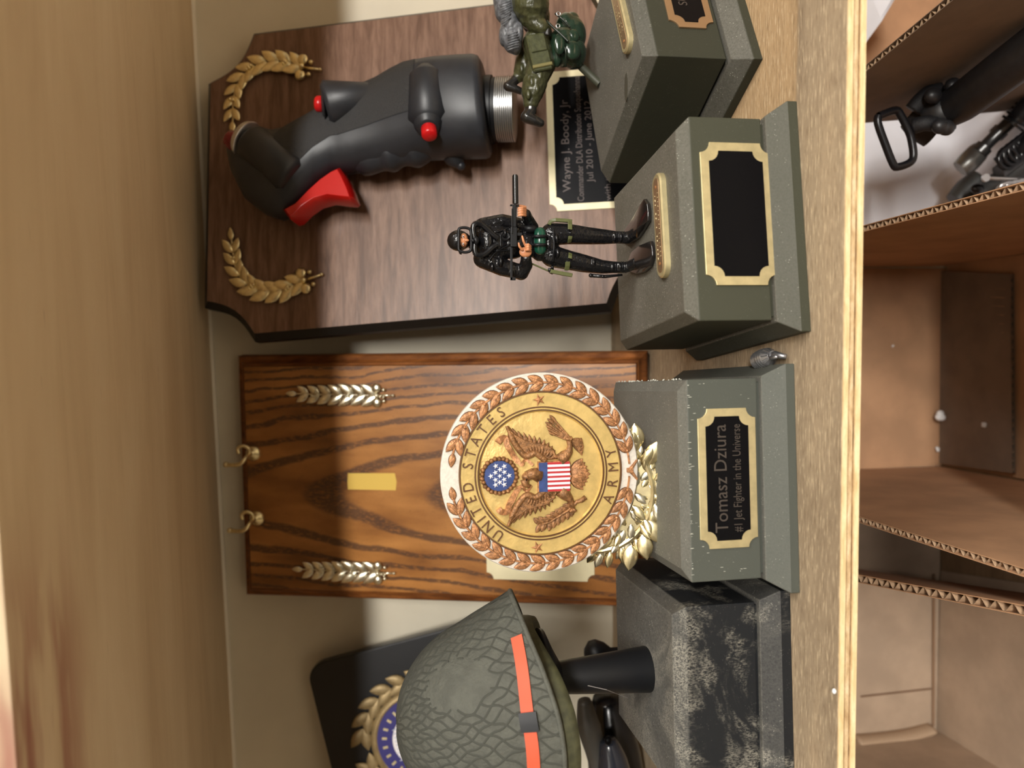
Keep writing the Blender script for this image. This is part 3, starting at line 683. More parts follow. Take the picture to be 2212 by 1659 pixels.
# shield
def Spl(L): return [S(*p) for p in L]
sh = Spl([(775, 728), (775, 954), (1000, 957), (1018, 950), (1022, 860), (1034, 842), (1022, 825), (1020, 735), (1005, 724)])
MB().prism(sh, .0004, .0030, SE, inset=.0003).build('shield', COPPER, md)
MB().prism(Spl([(781, 733), (781, 949), (845, 950), (845, 731)]), .001, .0034, SE).build('shield_chief', BLUE, md, label='blue upper band of the shield')
for k in range(13):
    z0 = 732+217*k/13; z1 = 732+217*(k+1)/13; e = 1016-abs(k-6)*.3
    MB().prism(Spl([(845, z0), (845, z1), (e, z1), (e, z0)]), .001, .0033+(.0002 if k % 2 else 0), SE).build('shield_stripe', WHITE if k % 2 else RED, md)
# wings
def wing(lead, tips, roots, name):
    b = MB(); pl = Spl(lead); b.prism(pl, .0002, .0020, SE, inset=.0006, iz=.0011); wg = b.build(name, BRONZE, md, smooth=True, auto=40)
    for i, (tp_, rt) in enumerate(zip(tips, roots)):
        a = V(S(*rt)); c = V(S(*tp_)); d = c-a; M_ = SE @ Matrix.Translation((a.x, a.y, .0007+.00006*i)) @ Matrix.Rotation(math.atan2(d.y, d.x), 4, 'Z') @ Matrix.Diagonal((d.length, d.length*.55+.0012, .009, 1))
        inst('feather', LEAFB, M_, md)
# right wing (upper in the photo) and left wing
topw = [(548, 455), (575, 540), (620, 620), (690, 685), (760, 660), (810, 690), (830, 718), (935, 718), (905, 640), (850, 600), (770, 580), (690, 560), (610, 510)]
tips = [(555, 452), (590, 470), (632, 492), (675, 505), (715, 520), (755, 532), (795, 545), (832, 562), (866, 585), (893, 612), (914, 645), (930, 680)]
rts = [(640, 625), (660, 640), (690, 650), (715, 655), (740, 655), (762, 655), (785, 662), (805, 672), (820, 684), (835, 695), (848, 706), (860, 716)]
wing(topw, tips, rts, 'wing')
mir = lambda L: [(x, 2*828-y+(0)) for x, y in L]
wing(mir(topw), mir(tips), mir(rts), 'wing')
for side in (1, -1):
    for j in range(9):
        tx, ty = 690+j*26, 585+abs(j-2)*8+(j > 5)*(j-5)*10; rx, ry = 720+j*17, 668+j*4
        if side < 0: ty = 1656-ty; ry = 1656-ry
        a = V(S(rx, ry)); c = V(S(tx, ty)); d = c-a
        inst('feather', LEAFB, SE @ Matrix.Translation((a.x, a.y, .0016)) @ Matrix.Rotation(math.atan2(d.y, d.x), 4, 'Z') @ Matrix.Diagonal((d.length, .0028, .008, 1)), md)
    L = [(548, 455), (585, 545), (630, 622), (690, 683), (755, 662), (800, 690), (835, 722)]
    if side < 0: L = mir(L)
    MB().tube([(*S(*p), .0018) for p in cat([V((x, y, 0)) for x, y in L], 5) for p in [(p.x, p.y)]], [.0007]*4+[.0014]*27, 8, SE).build('wing_edge', BRONZE, md, smooth=True)
# head, neck, beak, tail, legs
b = MB()
b.ell((*S(688, 836), .0014), (R*.040, R*.044, .0022), SE, 16, 10); b.tube([(*S(690, 830), .0022), (*S(730, 815), .0020), (*S(790, 830), .0010)], [.0022, .0024, .0034], 12, SE)
b.tube([(*S(672, 855), .0028), (*S(678, 890), .0028), (*S(704, 905), .0024), (*S(722, 898), .0020)], [.0018, .0015, .0009, .0003], 10, SE)
b.build('eagle_head', BRONZE, md, smooth=True); MB().ell((*S(683, 852), .0044), .0004, SE, 8, 6).build('eye', BLKP, md)
for k in range(9):
    f = (k-4)/4; a = V(S(1030, 838+f*14)); c = V(S(1185-abs(f)*38-(f*f)*20, 838+f*120)); d = c-a
    inst('tail_feather', LEAFC, SE @ Matrix.Translation((a.x, a.y, .0006)) @ Matrix.Rotation(math.atan2(d.y, d.x), 4, 'Z') @ Matrix.Diagonal((d.length, d.length*.95, .009, 1)), md)
for L in ([(940, 725), (985, 690), (1018, 655), (1022, 615), (1015, 575)], [(945, 950), (985, 985), (1018, 1020), (1035, 1060), (1040, 1095)]):
    b = MB(); b.tube([(*S(*p), .0016) for p in L], [.0028, .0026, .0017, .0011, .0012], 10, SE)
    e = L[-1]
    for k in range(4): b.tube([(*S(*e), .0022), (*S(e[0]+(-18+12*k), e[1]+(12 if e[1] > 800 else -12)), .0026), (*S(e[0]+(-22+14*k), e[1]+(26 if e[1] > 800 else -26)), .0010)], [.0007, .0007, .0003], 6, SE)
    b.build('eagle_leg', BRONZE, md, smooth=True)
# arrows
for k in range(11):
    f = (k-5)/5; a = (1010, 560); tip = (848+f*6+abs(f)*30, 440-f*62+(abs(k-5) % 2)*14); tail = (1130-abs(f)*12, 630+f*62) 
    d1 = (a[0]+f*6, a[1]-f*14)
    b = MB(); b.tube([(*S(*tail), .0010), (*S(*d1), .0016), (*S(*tip), .0012)], .0004, 6, SE); b.build('arrow', BRONZE, md)
    A_ = V(S(*d1)); T_ = V(S(*tip)); d = T_-A_; hd = A_+d*.72
    inst('arrow_head', LEAFB, SE @ Matrix.Translation((hd.x, hd.y, .0010)) @ Matrix.Rotation(math.atan2(d.y, d.x), 4, 'Z') @ Matrix.Diagonal((d.length*.34, .0035, .006, 1)), md)
    if k % 2 == 0: A_ = V(S(1030, 580)); T_ = V(S(*tail)); d = T_-A_; inst('arrow_fletching', LEAFB, SE @ Matrix.Translation((A_.x, A_.y, .0006)) @ Matrix.Rotation(math.atan2(d.y, d.x), 4, 'Z') @ Matrix.Diagonal((d.length, .0035, .006, 1)), md)
# olive branch
L = [(1142, 1012), (1110, 1035), (1070, 1045), (1040, 1080), (1000, 1110), (930, 1150), (860, 1190), (800, 1200)]
MB().tube([(*S(*p), .0014) for p in L], [.0012, .0011, .0009, .0008, .0006, .0005, .0004, .0003], 8, SE).build('olive_stem', BRONZE, md, smooth=True)
P = along([V((*S(*p), 0)) for p in L[3:]], 8)
for i, (p, tt) in enumerate(P):
    a = math.atan2(tt.y, tt.x)
    for s in (-1, 1): inst('leaf', LEAFB, leafM(SE, (p.x, p.y), a+s*.85, R*.105, .0008, .06, 1.3), md)
inst('leaf', LEAFB, leafM(SE, S(805, 1200), math.atan2(-1, .2)+PI, R*.05, .0008, .05, 1.3), md)
# ribbon scrolls
for L in ([(478, 578), (500, 552), (540, 545), (548, 590), (575, 640), (612, 700), (655, 748), (672, 722), (700, 716), (740, 752)], [(478, 1070), (500, 1092), (545, 1095), (560, 1045), (590, 990), (625, 935), (655, 905), (675, 932), (700, 946), (722, 900)]):
    b = MB(); pts = cat([V((x, y, 0)) for x, y in L], 5); n = len(pts); vs = []; fs = []
    for i, p in enumerate(pts):
        tt = (pts[min(i+1, n-1)]-pts[max(i-1, 0)]).normalized(); nn = V((-tt.y, tt.x, 0))*(21-(10 if i > n*.6 else 0)); z = .0016+.0006*math.sin(i*.45)
        for q, zz in ((p+nn, z), (p-nn, z), (p-nn, .0002), (p+nn, .0002)): vs.append((*S(q.x, q.y), zz))
    for i in range(n-1):
        for k in range(4): j = (k+1) % 4; fs.append((i*4+k, i*4+j, i*4+4+j, i*4+4+k))
    fs += [(0, 1, 2, 3), (n*4-4, n*4-1, n*4-2, n*4-3)]
    MB().add(vs, fs, SE).build('ribbon', COPPER, md, smooth=True, auto=40)
# gold wreath holder standing on the plinth behind the disc
WH = frame(UZ(1418, 1065, .0471)+V((0, .0012, 0)), (1, 0.02, 0), (0, -.96, .28)); rw = .0275
b = MB(); b.tube([(rw*math.cos(a), rw+.001+rw*math.sin(a), 0) for a in [2*PI*i/40 for i in range(41)]], .0016, 8, WH)
b.box((-.010, -.0002, -.006), (.010, .003, .001), WH); b.lathe([(rw-.0085, -.0006), (rw-.0085, .0004), (rw+.0004, .0004), (rw+.0004, -.0006)], WH @ Matrix.Translation((0, rw+.001, 0)), 48, cap=False); b.tube([(0, rw*1.2, -.001), (0, rw*1.9, -.001)], .0022, 8, WH)
ho = b.build('wreath_holder', GOLD, t, smooth=True, auto=40, label='shiny gold plastic laurel holder behind the seal')
rng = random.Random(5)
for ri, nn in ((rw-.0085, 30), (rw-.0050, 38), (rw-.0015, 46), (rw+.0010, 46)):
    for i in range(nn):
        a = 2*PI*(i+rng.random()*.5)/nn; sg = 1 if math.cos(a) > 0 else -1
        if math.sin(a) > .35: continue
        inst('leaf', LEAFG if rng.random() < .6 else LEAFP, leafM(WH, (ri*math.cos(a), rw+.001+ri*math.sin(a)), a+sg*rng.uniform(.35, 1.5), .0078*rng.uniform(.75, 1.2), .0004+.0012*rng.random(), rng.uniform(-.5, .25), .95), ho)
for sx_, sy_, aa in ((-.012, .004, 3.6), (-.019, .006, 3.3), (.013, .003, -.4), (.020, .008, .1), (-.024, .011, 3.0)):
    inst('leaf', LEAFG, leafM(WH, (sx_, sy_), aa, .012, .001, .05, 1.2), ho)
# ================================================================== helmet trophy
t = thing('helmet_trophy', 'dusty black plinth trophy with a netted olive helmet on a black post', 'trophy', (PH[0], PH[1], 0))
M, FF, FT = plinth(PH, t, PM_H)
yp = -.2245
pb = UZ(1399, 1445, .049); ptop = UY(1205, 1464, yp)
MB().lathe([(.0102, 0), (.0104, .0006), (.0072, (ptop-pb).length), (0, (ptop-pb).length)], frame(pb, (1, 0, 0), ptop-pb), 40).build('post', BLKM, t, smooth=True, auto=50)
hc = V((-.1730, -.2225, 0)); HR = Matrix.Translation(hc) @ Matrix.Rotation(math.radians(-5), 4, 'Z')
ZT = .1655
def hel(phi, u, dr=0.0):           # phi 0 = front (visor), u 0 top .. 1 rim ; local helmet coordinates
    c = math.cos(phi); s = math.sin(phi); fr = max(0, c)
    a = .0468; b_ = .0440
    zr = .0985+.0145*fr**2.6+.0015*max(0, -c)**2
    k = math.sin(u*PI/2)**.96; zz = zr+(ZT-zr)*math.cos(u*PI/2)**.92
    r = k+dr/a+.012*noise.noise(V((c*4, s*4, u*6)))*u
    fl = max(0, (u-.68)/.32)
    ext = .0095*fl**1.6*fr**3.2+.0020*fl**2
    x = (a*r+ext)*c; y = (b_*r+.0020*fl**2)*s
    return V((x, y, zz+dr*math.cos(u*PI/2)))
N = 72; K = 26
vs = []; fs = []
for j in range(K+1):
    for i in range(N): vs.append(hel(2*PI*i/N, max(j/K, .004)))
for j in range(K):
    for i in range(N): k = (i+1) % N; fs.append((j*N+i, j*N+k, (j+1)*N+k, (j+1)*N+i))
fs.append(tuple(range(N)))
# turn the rim under for thickness
m0 = len(vs)
for j in range(4):
    for i in range(N): p = hel(2*PI*i/N, 1.0-j*.06); q = V((p.x*.965, p.y*.965, p.z+(-.0003 if j == 0 else 0))); vs.append(q)
for i in range(N): k = (i+1) % N; fs.append((K*N+i, K*N+k, m0+k, m0+i))
for j in range(3):
    for i in range(N): k = (i+1) % N; fs.append((m0+j*N+i, m0+j*N+k, m0+(j+1)*N+k, m0+(j+1)*N+i))
shell = MB().add(vs, fs, HR).build('helmet_shell', HELM, t, smooth=True, auto=60)
b = MB(); b.tube([HR @ (hel(2*PI*i/N, 1.0)+V((-.0006*math.cos(2*PI*i/N), -.0006*math.sin(2*PI*i/N), .0006))) for i in range(N+1)], .0012, 8, cap=False); b.build('rolled_rim', HELM, t, smooth=True)
# net cords
b = MB(); rng = random.Random(11)
def cord(pts, rad=.00038):
    P = [HR @ p for p in pts]; k0 = len(b.v)
    for i, p in enumerate(P):
        tt = (P[min(i+1, len(P)-1)]-P[max(i-1, 0)]).normalized(); out = (p-(HR @ V((0, 0, .118)))).normalized(); sd = tt.cross(out).normalized()
        b.v += [p+sd*rad*1.25, p+out*rad, p-sd*rad*1.25]
    for i in range(len(P)-1):
        a = k0+i*3; b.f += [(a, a+1, a+4, a+3), (a+1, a+2, a+5, a+4)]; b.mi += [0, 0]
def inpatch(phi, u): return ((phi-math.radians(-38)+PI) % (2*PI)-PI)**2*.9+((u-.62)*1.5)**2 < .062
def nz(phi, u): return noise.noise(V((math.cos(phi)*2.2, math.sin(phi)*2.2, u*3)))
NS = 46
for sgn in (-1, 1):
    for i in range(NS):
        pts = []; 
        for k in range(61):
            u = .05+.95*k/60; phi = 2*PI*i/NS+sgn*(u*1.25)+.10*nz(2*PI*i/NS, u)+.018*math.sin(k*.9*sgn+i*2.1)
            if u < .30 and i % 2: continue
            if u < .14 and i % 4: continue
            if inpatch(phi, u):
                if len(pts) > 2: cord(pts)
                pts = []; continue
            pts.append(hel(phi, u, .00005))
        if len(pts) > 2: cord(pts)
b.build('net', NETM, t, smooth=True, kind='stuff', label='cord netting stretched over the helmet shell')
# liner below the shell rim
vs = []; fs = []
def lin(phi, k, ri=1.0):
    p = hel(phi, .97); c = max(0, math.cos(phi))
    return V((p.x*.945*ri-.010*c**5, p.y*.955*ri, p.z+.004-.0165*k-.0010*c**2+.001*k*math.sin(phi)**2))
for kk, ri in ((0, .98), (.35, 1.0), (.8, .985), (.97, .97), (1.0, .94), (.9, .91), (0, .90)):
    for i in range(N): vs.append(lin(2*PI*i/N, kk, ri))
for j in range(6):
    for i in range(N): k = (i+1) % N; fs.append((j*N+i, j*N+k, (j+1)*N+k, (j+1)*N+i))
MB().add(vs, fs, HR).build('helmet_liner', LINER, t, smooth=True, auto=60, label='olive inner liner showing below the rim')
b = MB(); b.lathe([(.0072, 0), (.014, .0035), (.022, .007), (.0225, .009), (0, .009)], Matrix.Translation(ptop-V((0, 0, .001))), 32); b.build('head_support', BLKM, t, smooth=True)
# orange band: two runs with a black clip between them
def band(ph0, ph1, name, mat, dr, w0=.0, wd=.023, lab=None):
    n = max(3, int(abs(ph1-ph0)/.05)); vs = []; fs = []
    for i in range(n+1):
        ph = ph0+(ph1-ph0)*i/n; f = math.cos(ph)
        uc = .892+.07*max(0, (f-.45)/.5)**1.5
        for u, d in ((uc-wd, -.0002), (uc-wd, dr), (uc+wd, dr), (uc+wd, -.0002)): vs.append(hel(ph, u, d))
    for i in range(n):
        for k in range(4): j = (k+1) % 4; fs.append((i*4+k, i*4+j, i*4+4+j, i*4+4+k))
    fs += [(0, 1, 2, 3), (n*4+3, n*4+2, n*4+1, n*4)]
    return MB().add(vs, fs, HR).build(name, mat, t, smooth=True, auto=40, label=lab)
phc = math.radians(-62)
band(math.radians(-26), phc+.04, 'helmet_band', ORANGE, .0011, lab='faded orange elastic band')
band(phc-.09, math.radians(-175), 'helmet_band', ORANGE, .0011, lab='faded orange elastic band')
band(phc+.05, phc-.10, 'band_clip', BLKM, .0022, wd=.032, lab='black clip on the orange band')
MB().tube([UY(1270, 1481, -.26), UY(1310, 1490, -.255), UZ(1356, 1508, .0492)], .00007, 4).build('cobweb_thread', WHITE, t)
# dark moulded device behind the helmet plinth
t = thing('moulded_device', 'glossy black plastic device lying in the shadow behind the helmet plinth', 'device', (-.225, -.11, 0))
b = MB()
def dv(L, rad, name, mat, y, fl=1.0, **k): return MB().tube(cat([UY(X, Y, y) for X, Y in L], 5), [x for x in rad], 14, flat=fl).build(name, mat, t, smooth=True, **k)
def rads(L, n): 
    m = (len(L)-1)*n+1; out = []
    for i in range(m): f = i/(m-1)*(len(L)-1); a = int(min(f, len(L)-2)); out.append(L[a]+(L[a+1]-L[a])*(f-a))
    return out
dv([(1310, 1505), (1318, 1560), (1325, 1620), (1335, 1700)], rads([.010, .016, .019, .021], 5), 'body', GLOSSB, -.085, .9)
dv([(1262, 1512), (1272, 1570), (1290, 1640), (1300, 1720)], rads([.004, .0075, .006, .004], 5), 'side_fin', plain('grey_black_plastic', srgb(74, 72, 68), .4), -.112)
dv([(1312, 1598), (1322, 1640), (1330, 1700)], rads([.005, .009, .012], 5), 'rounded_shell', plain('blue_black_gloss', srgb(40, 44, 54), .18, coat=.5), -.118)
MB().ell(UY(1314, 1600, -.131), (.0028, .0018, .0022), None, 14, 10).build('socket', BLKP, t)
p = UZ(1356, 1640, 0.0); MB().box((p.x-.05, p.y-.02, .0005), (p.x+.03, p.y+.02, .011)).build('foot_block', BLKM, t, bevel=.003)
t = thing('round_black_knob', 'small round black knob standing behind the helmet post', 'knob', (UY(1320, 1416, -.12).x, -.12, 0))
q = UY(1292, 1412, -.12); MB().lathe([(.011, 0), (.0105, .004), (.0035, .007), (.0030, q.z-.008), (.0065, q.z-.004), (.0085, q.z+.001), (.0078, q.z+.005), (.004, q.z+.0078), (0, q.z+.0085)], Matrix.Translation((q.x, q.y, 0)), 28).build('knob', BLKM, t, smooth=True, auto=50)
# ================================================================== small pewter grenade between the plinths
gp = UZ(1672, 778, .0); t = thing('pewter_grenade', 'tiny pewter toy grenade lying on the shelf between two plinths', 'ornament', (gp.x, gp.y, 0))
a_ = UZ(1646, 776, .0044); c_ = UZ(1686, 760, .0044); d_ = c_-a_; G = frame(a_-d_*.25, (0, 0, 1), d_); Lg = .0104
pr = []
for i in range(6): z = Lg*i/6; pr += [(.0033+.0004*math.sin(PI*(i+.2)/6), z+.0001), (.0039+.0004*math.sin(PI*(i+.5)/6), z+Lg/12), (.0033+.0004*math.sin(PI*(i+.8)/6), z+Lg/6-.0001)]
gb = MB(); gb.lathe([(0, 0), (.0025, 0)]+pr+[(.0038, Lg), (.0020, Lg+.0022), (.0018, Lg+.0024), (.0018, Lg+.0036), (0, Lg+.0036)], G, 20)
gb.build('grenade_body', PEWTER, t, smooth=True, auto=40)
gb = MB()
for k in range(14): a = 2*PI*k/14; gb.tube([(.0037*math.cos(a), .0037*math.sin(a), Lg), (.0018*math.cos(a), .0018*math.sin(a), Lg+.0023)], .0003, 5, G)
gb.build('ribs', PEWTER, t, kind='stuff')
gb = MB(); gb.tube([(0, 0, Lg+.003), (.0003, .0004, Lg+.0062), (-.001, .0014, Lg+.0085), (-.0025, .002, Lg+.010)], [.0014, .0016, .0013, .0010], 8, G); gb.tube([(.0006, .001, Lg+.004), (.0022, .0018, Lg+.006), (.0016, .002, Lg+.010)], [.0009, .001, .0007], 8, G)
gb.build('lever', PEWTER, t, smooth=True)
# ================================================================== diver figurine trophy
t = thing('diver_trophy', 'olive plinth trophy with a standing black diver figurine holding a gun', 'trophy', (PD[0], PD[1], 0))
M, FF, FT = plinth(PD, t, PM_D)
plate_on(FF, (1525, 617), (1660, 312), t, BRASS, c=.0042, bw=.0036, h=.0009, label='blank glossy black plate with brushed gold border')
def stadium(x0, x1, yc, r, k=10):
    return [(x1-r+r*math.cos(math.radians(-90+180*i/k)), yc+r*math.sin(math.radians(-90+180*i/k))) for i in range(k+1)]+[(x0+r+r*math.cos(math.radians(90+180*i/k)), yc+r*math.sin(math.radians(90+180*i/k))) for i in range(k+1)]
def rounded_plate(FT, mid_a, mid_b, r, t, mt, lab):
    A = PF(*mid_a, FT, .001); B = PF(*mid_b, FT, .001); c = (A+B)/2; d = (B-A); L = d.length
    Mq = FT @ Matrix.Translation((c.x, c.y, 0)) @ Matrix.Rotation(math.atan2(d.y, d.x), 4, 'Z')
    pl = MB().prism(stadium(-L/2, L/2, 0, r), 0, .0026, Mq, inset=.0007, iz=.0006).build('rounded_plate', mt, t, label=lab, smooth=True, auto=35)
    q = MB(); q.prism(stadium(-L/2+r*.38, L/2-r*.38, 0, r*.62), .0024, .0028, Mq, inset=.0003); q.build('plate_field', BRASSC, pl, smooth=True, auto=30)
    e = MB(); rg = random.Random(9)
    for i in range(15):
        x = -L*.30+L*.60*i/14
        if rg.random() < .8: e.ell((x, r*.30, .0028), (.00022, .00022, .00015), Mq, 6, 4)
        if rg.random() < .7: e.ell((x+.0005, -r*.28, .0028), (.0002+.0005*rg.random(), .00018, .00015), Mq, 6, 4)
        if rg.random() < .5: e.tube([(x, -r*.2, .0028), (x+.001*rg.uniform(-1, 1), r*.25, .0028)], .00012, 4, Mq)
    e.build('raised_marks', BRASS, pl, kind='stuff')
    for s in (-1, 1): MB().lathe([(.0006, .0027), (.0007, .0030), (0, .0029)], Mq @ Matrix.Translation((s*(L/2-r*1.15), 0, 0)), 12).build('rivet', COPPER, pl)
    return pl
rounded_plate(FT, (1423, 375), (1436, 600), .0053, t, BRASS, 'small round-ended gold plate with raised marks')
YD = -.2085
def ZD(zx, zy, d=0.0): return UY(940+zx/4.254, 340+zy/4.254, YD-d*.001)        # d millimetres toward the viewer
K1 = (ZD(500, 700)-ZD(501, 700)).length                                      # metres per zoomed pixel
def limb(b, pts, n=12):
    P = []; Rr = []
    pts = [(p, r*1.13) for p, r in pts]
    for i in range(len(pts)-1):
        (a, ra), (c, rc) = pts[i], pts[i+1]
        for k in range(4): f = k/4; P.append(a.lerp(c, f)); Rr.append(ra+(rc-ra)*f)
    P.append(pts[-1][0]); Rr.append(pts[-1][1]); b.tube(P, Rr, n)
    for p, r in pts: b.ell(tuple(p), r*1.0, None, 12, 8)
Z = ZD
body = MB(); k = K1
def E(zx, zy, rx, ry, rz_, d=0): p = Z(zx, zy, d); body.ell(tuple(p), (ry*k*1.08, rz_*k*1.08, rx*k*1.04), None, 18, 12)   # rx along the figure height
E(215, 765, 100, 88, 95, 1); E(255, 765, 70, 72, 85, 2); E(340, 775, 60, 60, 70, 0)
E(470, 775, 130, 150, 105, 0); E(560, 780, 150, 165, 110, 0); E(700, 790, 150, 135, 100, 0); E(850, 800, 110, 118, 90, 0); E(960, 805, 100, 140, 95, 0); E(1040, 800, 95, 150, 95, 0)
E(480, 765, 60, 120, 60, 4)
limb(body, [(Z(440, 640), 75*k), (Z(620, 590, 1), 62*k), (Z(880, 640, 1), 52*k)]); limb(body, [(Z(895, 640, 1), 50*k), (Z(850, 560, 5), 44*k), (Z(835, 520, 8), 40*k)])
limb(body, [(Z(440, 930), 80*k), (Z(620, 1010, 1), 72*k), (Z(790, 1055, 1), 62*k)]); limb(body, [(Z(790, 1060, 1), 62*k), (Z(835, 990, 4), 54*k), (Z(835, 930, 7), 44*k)])
limb(body, [(Z(1070, 705), 92*k), (Z(1230, 705, 1), 84*k), (Z(1400, 720, 1.5), 72*k), (Z(1560, 730, .5), 62*k), (Z(1680, 735, 0), 50*k), (Z(1760, 745, 1), 48*k)])
limb(body, [(Z(1070, 905), 92*k), (Z(1230, 945, 1), 80*k), (Z(1370, 975, 1.5), 74*k), (Z(1530, 1005, 1), 58*k), (Z(1680, 1012, 0), 46*k), (Z(1760, 1010, 1), 44*k)])
limb(body, [(Z(1760, 745, 0), 46*k), (UZ(940+1850/4.254, 340+690/4.254, .0505), 46*k)]); limb(body, [(Z(1760, 1010, 0), 44*k), (UZ(940+1850/4.254, 340+970/4.254, .0505), 48*k)])
rng = random.Random(2)
for zx, zy, r, d in ((600, 960, 45, 5), (520, 1010, 42, 4), (700, 1060, 44, 3), (640, 700, 40, 6), (1110, 750, 45, 5), (1120, 880, 45, 5), (1000, 700, 45, 5), (760, 700, 48, 6), (1450, 965, 40, 4), (1640, 735, 46, 2), (1700, 735, 44, 2), (1620, 1010, 46, 1.5), (1690, 1012, 46, 1.5)): E(zx, zy, r*.45, r, r, d)
for i in range(10): E(1590+i*18, 735, 5, 56, 58, .6); E(1570+i*20, 1010, 5, 54, 56, .6)
fig = remeshed(body, 'diver_figure', WETS, t, .00034, 3, label='gloss black diver figure in wetsuit and hood')
# head gear
def path(L, d): return cat([Z(a, c, e) for a, c, e in [(p[0], p[1], (p[2] if len(p) > 2 else d)) for p in L]], 5)
def obj_tube(L, rad, name, mat, d=6, n=10, **kw): P = path(L, d); return MB().tube(P, rad*k, n).build(name, mat, fig, smooth=True, **kw)
b = MB(); fr = [(215, 690), (222, 655), (270, 645), (318, 660), (330, 700), (330, 830), (318, 862), (270, 872), (222, 855), (215, 820), (215, 690)]
b.tube(path(fr, 7.6), 13*k, 8); mk = b.build('diving_mask', BLKM, fig, smooth=True, label='black oval diving mask')
b = MB(); fc = [Z(235, 700, 7.0), Z(240, 690, 7.2), Z(290, 690, 7.4), Z(305, 705, 7.2), Z(305, 815, 7.2), Z(292, 830, 7.4), Z(240, 830, 7.2), Z(235, 815, 7.0)]
b.ell(tuple(Z(262, 762, 4.2)), (64*k, 3.4e-3, 42*k), None, 16, 10); b.ell(tuple(Z(290, 762, 7.8)), (12*k, 10*k, 22*k), None, 8, 6); b.build('face', SKIN, fig, smooth=True, label='tan painted face behind the mask')
for y in (727, 797): MB().ell(tuple(Z(258, y, 7.9)), (13*k, 8*k, 6*k), None, 10, 6).build('eye', WHITE, fig, smooth=True); MB().ell(tuple(Z(259, y, 8.5)), (5*k, 5*k, 5*k), None, 8, 6).build('pupil', BLKP, fig)
for y in (727, 797): obj_tube([(243, y-14, 8.0), (239, y, 8.3), (243, y+14, 8.0)], 4, 'eyebrow', DKBR)
obj_tube([(230, 855, 3), (232, 875, 3), (245, 880, 3)], 14, 'strap_buckle', BLKM)
# hoses with rings
for L in ([(368, 760), (352, 700), (350, 640), (380, 608), (430, 620), (480, 660), (540, 715), (580, 745)], [(368, 770), (362, 840), (380, 895), (430, 900), (480, 870), (530, 825), (570, 800)]):
    P = path(L, 6.5); r = [((28 if i % 2 else 22)*k) for i in range(len(P))]
    P2 = []; 
    for i in range(len(P)-1): P2 += [P[i], P[i].lerp(P[i+1], .5)]
    P2.append(P[-1]); MB().tube(P2, [((30 if i % 2 else 22)*k) for i in range(len(P2))], 12).build('corrugated_hose', GLOSSB, fig, smooth=True)
b = MB(); b.ell(tuple(Z(375, 765, 7.5)), (40*k, 28*k, 26*k), None, 14, 10); b.tube([Z(345, 765, 8), Z(350, 765, 9.5)], 16*k, 12); b.build('mouthpiece', BLKM, fig, smooth=True)
FZ = lambda zx, zy, d: frame(Z(zx, zy, d), (1, 0, 0), (0, -1, .05))
MB().lathe([(0, 0), (46*k, 0), (46*k, .0012), (36*k, .0016), (34*k, .001), (20*k, .001), (18*k, .0018), (0, .002)], FZ(645, 725, 4.9), 28).build('breathing_dial', GLOSSB, fig, smooth=True, auto=40)
b = MB()
for L in ([(430, 700), (560, 690), (690, 640)], [(430, 830), (560, 860), (700, 850)], [(500, 940), (560, 870), (690, 800)], [(480, 735), (480, 790)], [(540, 735), (540, 790)], [(600, 700), (600, 830)]): b.tube(path(L, 5.6), 11*k, 6, flat=.5)
b.build('harness_strap', GLOSSB, fig, smooth=True)
# rifle
rf = thing('rifle', 'x', 'x', (0, 0, 0)); bpy.data.objects.remove(rf)
b = MB(); b.tube([Z(735, 168, 12), Z(738, 425, 11.5)], [26*k, 27*k], 16); b.tube([Z(735, 160, 12), Z(735, 172, 12)], 20*k, 14)
sup = None
rifle = MB()
rifle.tube([Z(738, 420, 11.5), Z(735, 560, 11.3)], 13*k, 10)
def zbox(bb, x0, y0, x1, y1, d0, d1):
    a = [Z(x0, y0, d0), Z(x1, y0, d0), Z(x1, y1, d0), Z(x0, y1, d0)]; c = [Z(x0, y0, d1), Z(x1, y0, d1), Z(x1, y1, d1), Z(x0, y1, d1)]
    bb.add(a+c, [(0, 1, 2, 3), (7, 6, 5, 4), (0, 4, 5, 1), (1, 5, 6, 2), (2, 6, 7, 3), (3, 7, 4, 0)])
zbox(rifle, 708, 432, 745, 640, 9.5, 12.5); zbox(rifle, 694, 640, 752, 820, 9, 12.6); zbox(rifle, 702, 470, 712, 700, 12, 13.4)
zbox(rifle, 752, 690, 800, 720, 9.5, 11.5); zbox(rifle, 752, 770, 790, 800, 9.5, 11.5); zbox(rifle, 690, 820, 712, 1128, 9, 11); zbox(rifle, 690, 1100, 740, 1130, 9, 11)
rifle.tube([Z(688, 440, 11.5), Z(745, 440, 11.5)], 9*k, 8); rifle.tube([Z(760, 430, 10), Z(762, 470, 10)], 9*k, 8)
rifle = rifle.build('rifle', BLKM, fig, bevel=.0002, label='black submachine gun held across the chest')
b.build('suppressor', GLOSSB, fig, smooth=True, auto=50, label='long black suppressor')
